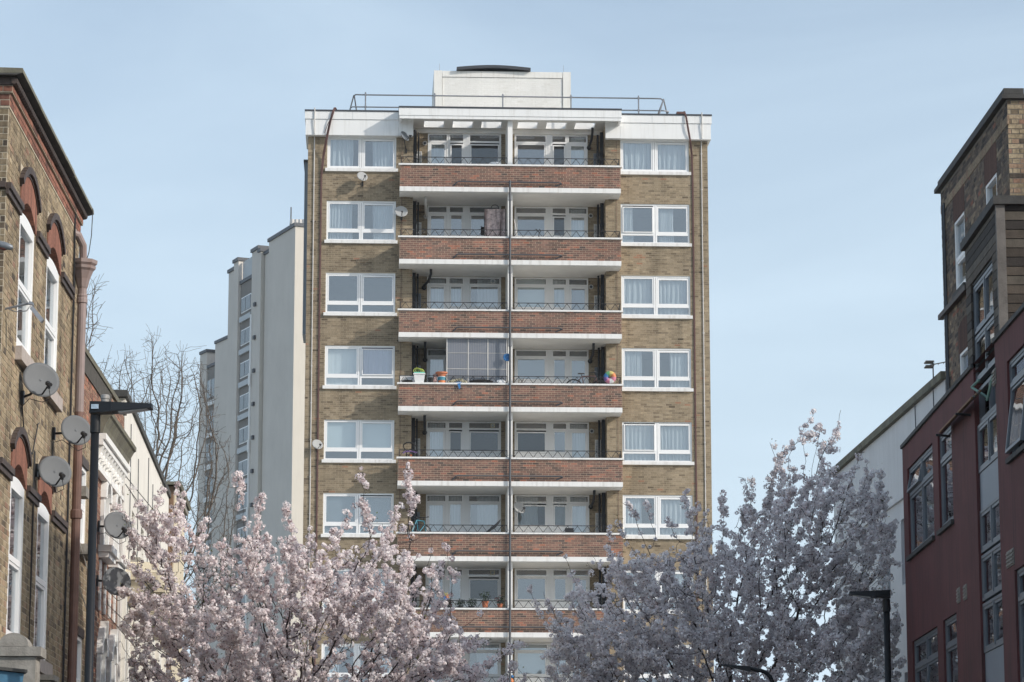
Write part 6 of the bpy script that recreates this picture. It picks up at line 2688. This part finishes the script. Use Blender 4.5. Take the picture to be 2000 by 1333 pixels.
polyR = [(.6, 6.3), (.95, 6.75), (1.3, 7.0), (1.8, 7.3), (2.1, 7.6), (2.61, 7.6), (3.16, 7.9), (3.61, 8.0), (4.07, 8.2), (4.4, 8.1), (4.75, 8.6), (5.07, 8.3), (5.5, 8.9), (5.8, 9.0), (6.3, 8.6), (6.75, 8.2), (6.75, 5.0), (6.2, 4.2), (2.2, 3.8), (1.1, 4.6), (.6, 5.5)]
tipR = [(4.35, 8.9), (4.9, 9.35), (5.2, 9.75), (5.62, 10.0), (3.3, 8.5), (2.9, 8.45), (6.4, 9.0), (6.68, 9.05), (.25, 7.0), (.5, 6.9), (.9, 7.62), (1.3, 7.7), (1.85, 8.57), (2.05, 8.5), (2.39, 8.62), (2.7, 8.3), (3.07, 8.57), (3.48, 8.48), (3.7, 8.7), (3.98, 9.03), (4.3, 9.1), (4.62, 9.65), (4.75, 9.3), (5.1, 9.5), (5.36, 10.08), (5.5, 9.8), (5.86, 10.15), (5.75, 9.9), (6.09, 9.53), (6.25, 9.2), (6.55, 9.15), (.0, 5.65), (.05, 5.3), (6.75, 8.7), (1.6, 8.1)]
treeR = empty('cherry_tree', (0, 0, 0), 0, 'shaded grey lilac blossoming cherry tree at the right in front of white building', 'cherry tree', 'blossoming cherry trees along the street')
at_ = np.vstack([crown_points(15, polyR, 52.0, 1.9, 5600, 10.2), spikes(16, tipR, 52.0, .8, (3.9, 5.0), 1.9)])
nd, pa = colonise(2, at_, [(4.3, 52, .1), (4.25, 52, 1.9), (4.1, 52, 2.7), (3.95, 52, 3.7)], step=.095)
rR = branch_mesh('cherry', nd, pa, M_bark, treeR, tip=.0036, expo=2.4, rmax=.11)
blossom_mesh('blossomR', nd, pa, rR, treeR, (PETAL_SHADE, LEAF), per=22, rad=.053, posies=2.2, fsize=.0195, seed=18, rmaxtwig=.016,
             leafy=lambda p: np.clip(.14 + .5 * (p[:, 0] - 5.6) * (p[:, 2] < 8.6), .10, .8))
print('right cherry nodes', len(nd))

# bare plane trees behind the left terrace
for nm, seed, base_, tips_poly, yc, half, n, lab in (
        ('bare_tree', 21, (-9.2, 74), [(-10.9, 11), (-10.6, 14.6), (-9.9, 14.9), (-9.3, 15.2), (-8.84, 15.6), (-8.45, 14.8), (-7.9, 15.2), (-7.5, 14.0), (-7.1, 12.6), (-6.8, 11.0), (-7.0, 8.5), (-8.5, 7.5), (-10.6, 8.5)], 74, 2.4, 3600, 'bare pale branched plane tree between the left terrace and grey tower'),
        ('bare_tree', 22, (-10.6, 61), [(-11.2, 10), (-11.0, 13.2), (-9.6, 14.4), (-8.9, 14.6), (-8.55, 14.1), (-8.6, 13.2), (-8.9, 12.7), (-9.0, 12.0), (-8.4, 11.9), (-8.6, 11.0), (-9.5, 9.5)], 61, 1.5, 1300, 'bare treetop showing above the lower left terrace beside the hopper')):
    t = empty(nm, (0, 0, 0), 0, lab, 'tree', 'leafless trees behind the terrace')
    at_ = crown_points(seed, tips_poly, yc, half, n, 17)
    nd, pa = colonise(seed, at_, [(base_[0], base_[1], .0), (base_[0] + .1, base_[1], 4.0), (base_[0] + .2, base_[1], 6.5)], step=.13, infl=.9, kill=.19, wob=.05)
    nd, pa = add_twigs(nd, pa, np.random.default_rng(seed), .75, .12, .42, 3)
    branch_mesh(nm, nd, pa, M_plane, t, tip=.0036, expo=2.35, rmax=.22, sides=4)
    print(nm, len(nd))

# ------------------------------------------------------------------ thin spring haze
hz = MB()
hz.box(-400, 400, -60, 900, -1.02, 70)
ho = hz.build('haze', [], None)
hm = bpy.data.materials.new('haze')
hm.use_nodes = True
hn = hm.node_tree
hn.nodes.clear()
pv = hn.nodes.new('ShaderNodeVolumePrincipled')
pv.inputs['Color'].default_value = (.92, .95, 1, 1)
pv.inputs['Density'].default_value = .00018
pv.inputs['Anisotropy'].default_value = .2
mo = hn.nodes.new('ShaderNodeOutputMaterial')
hn.links.new(pv.outputs['Volume'], mo.inputs['Volume'])
ho.data.materials.append(hm)
tag(ho, kind='stuff')
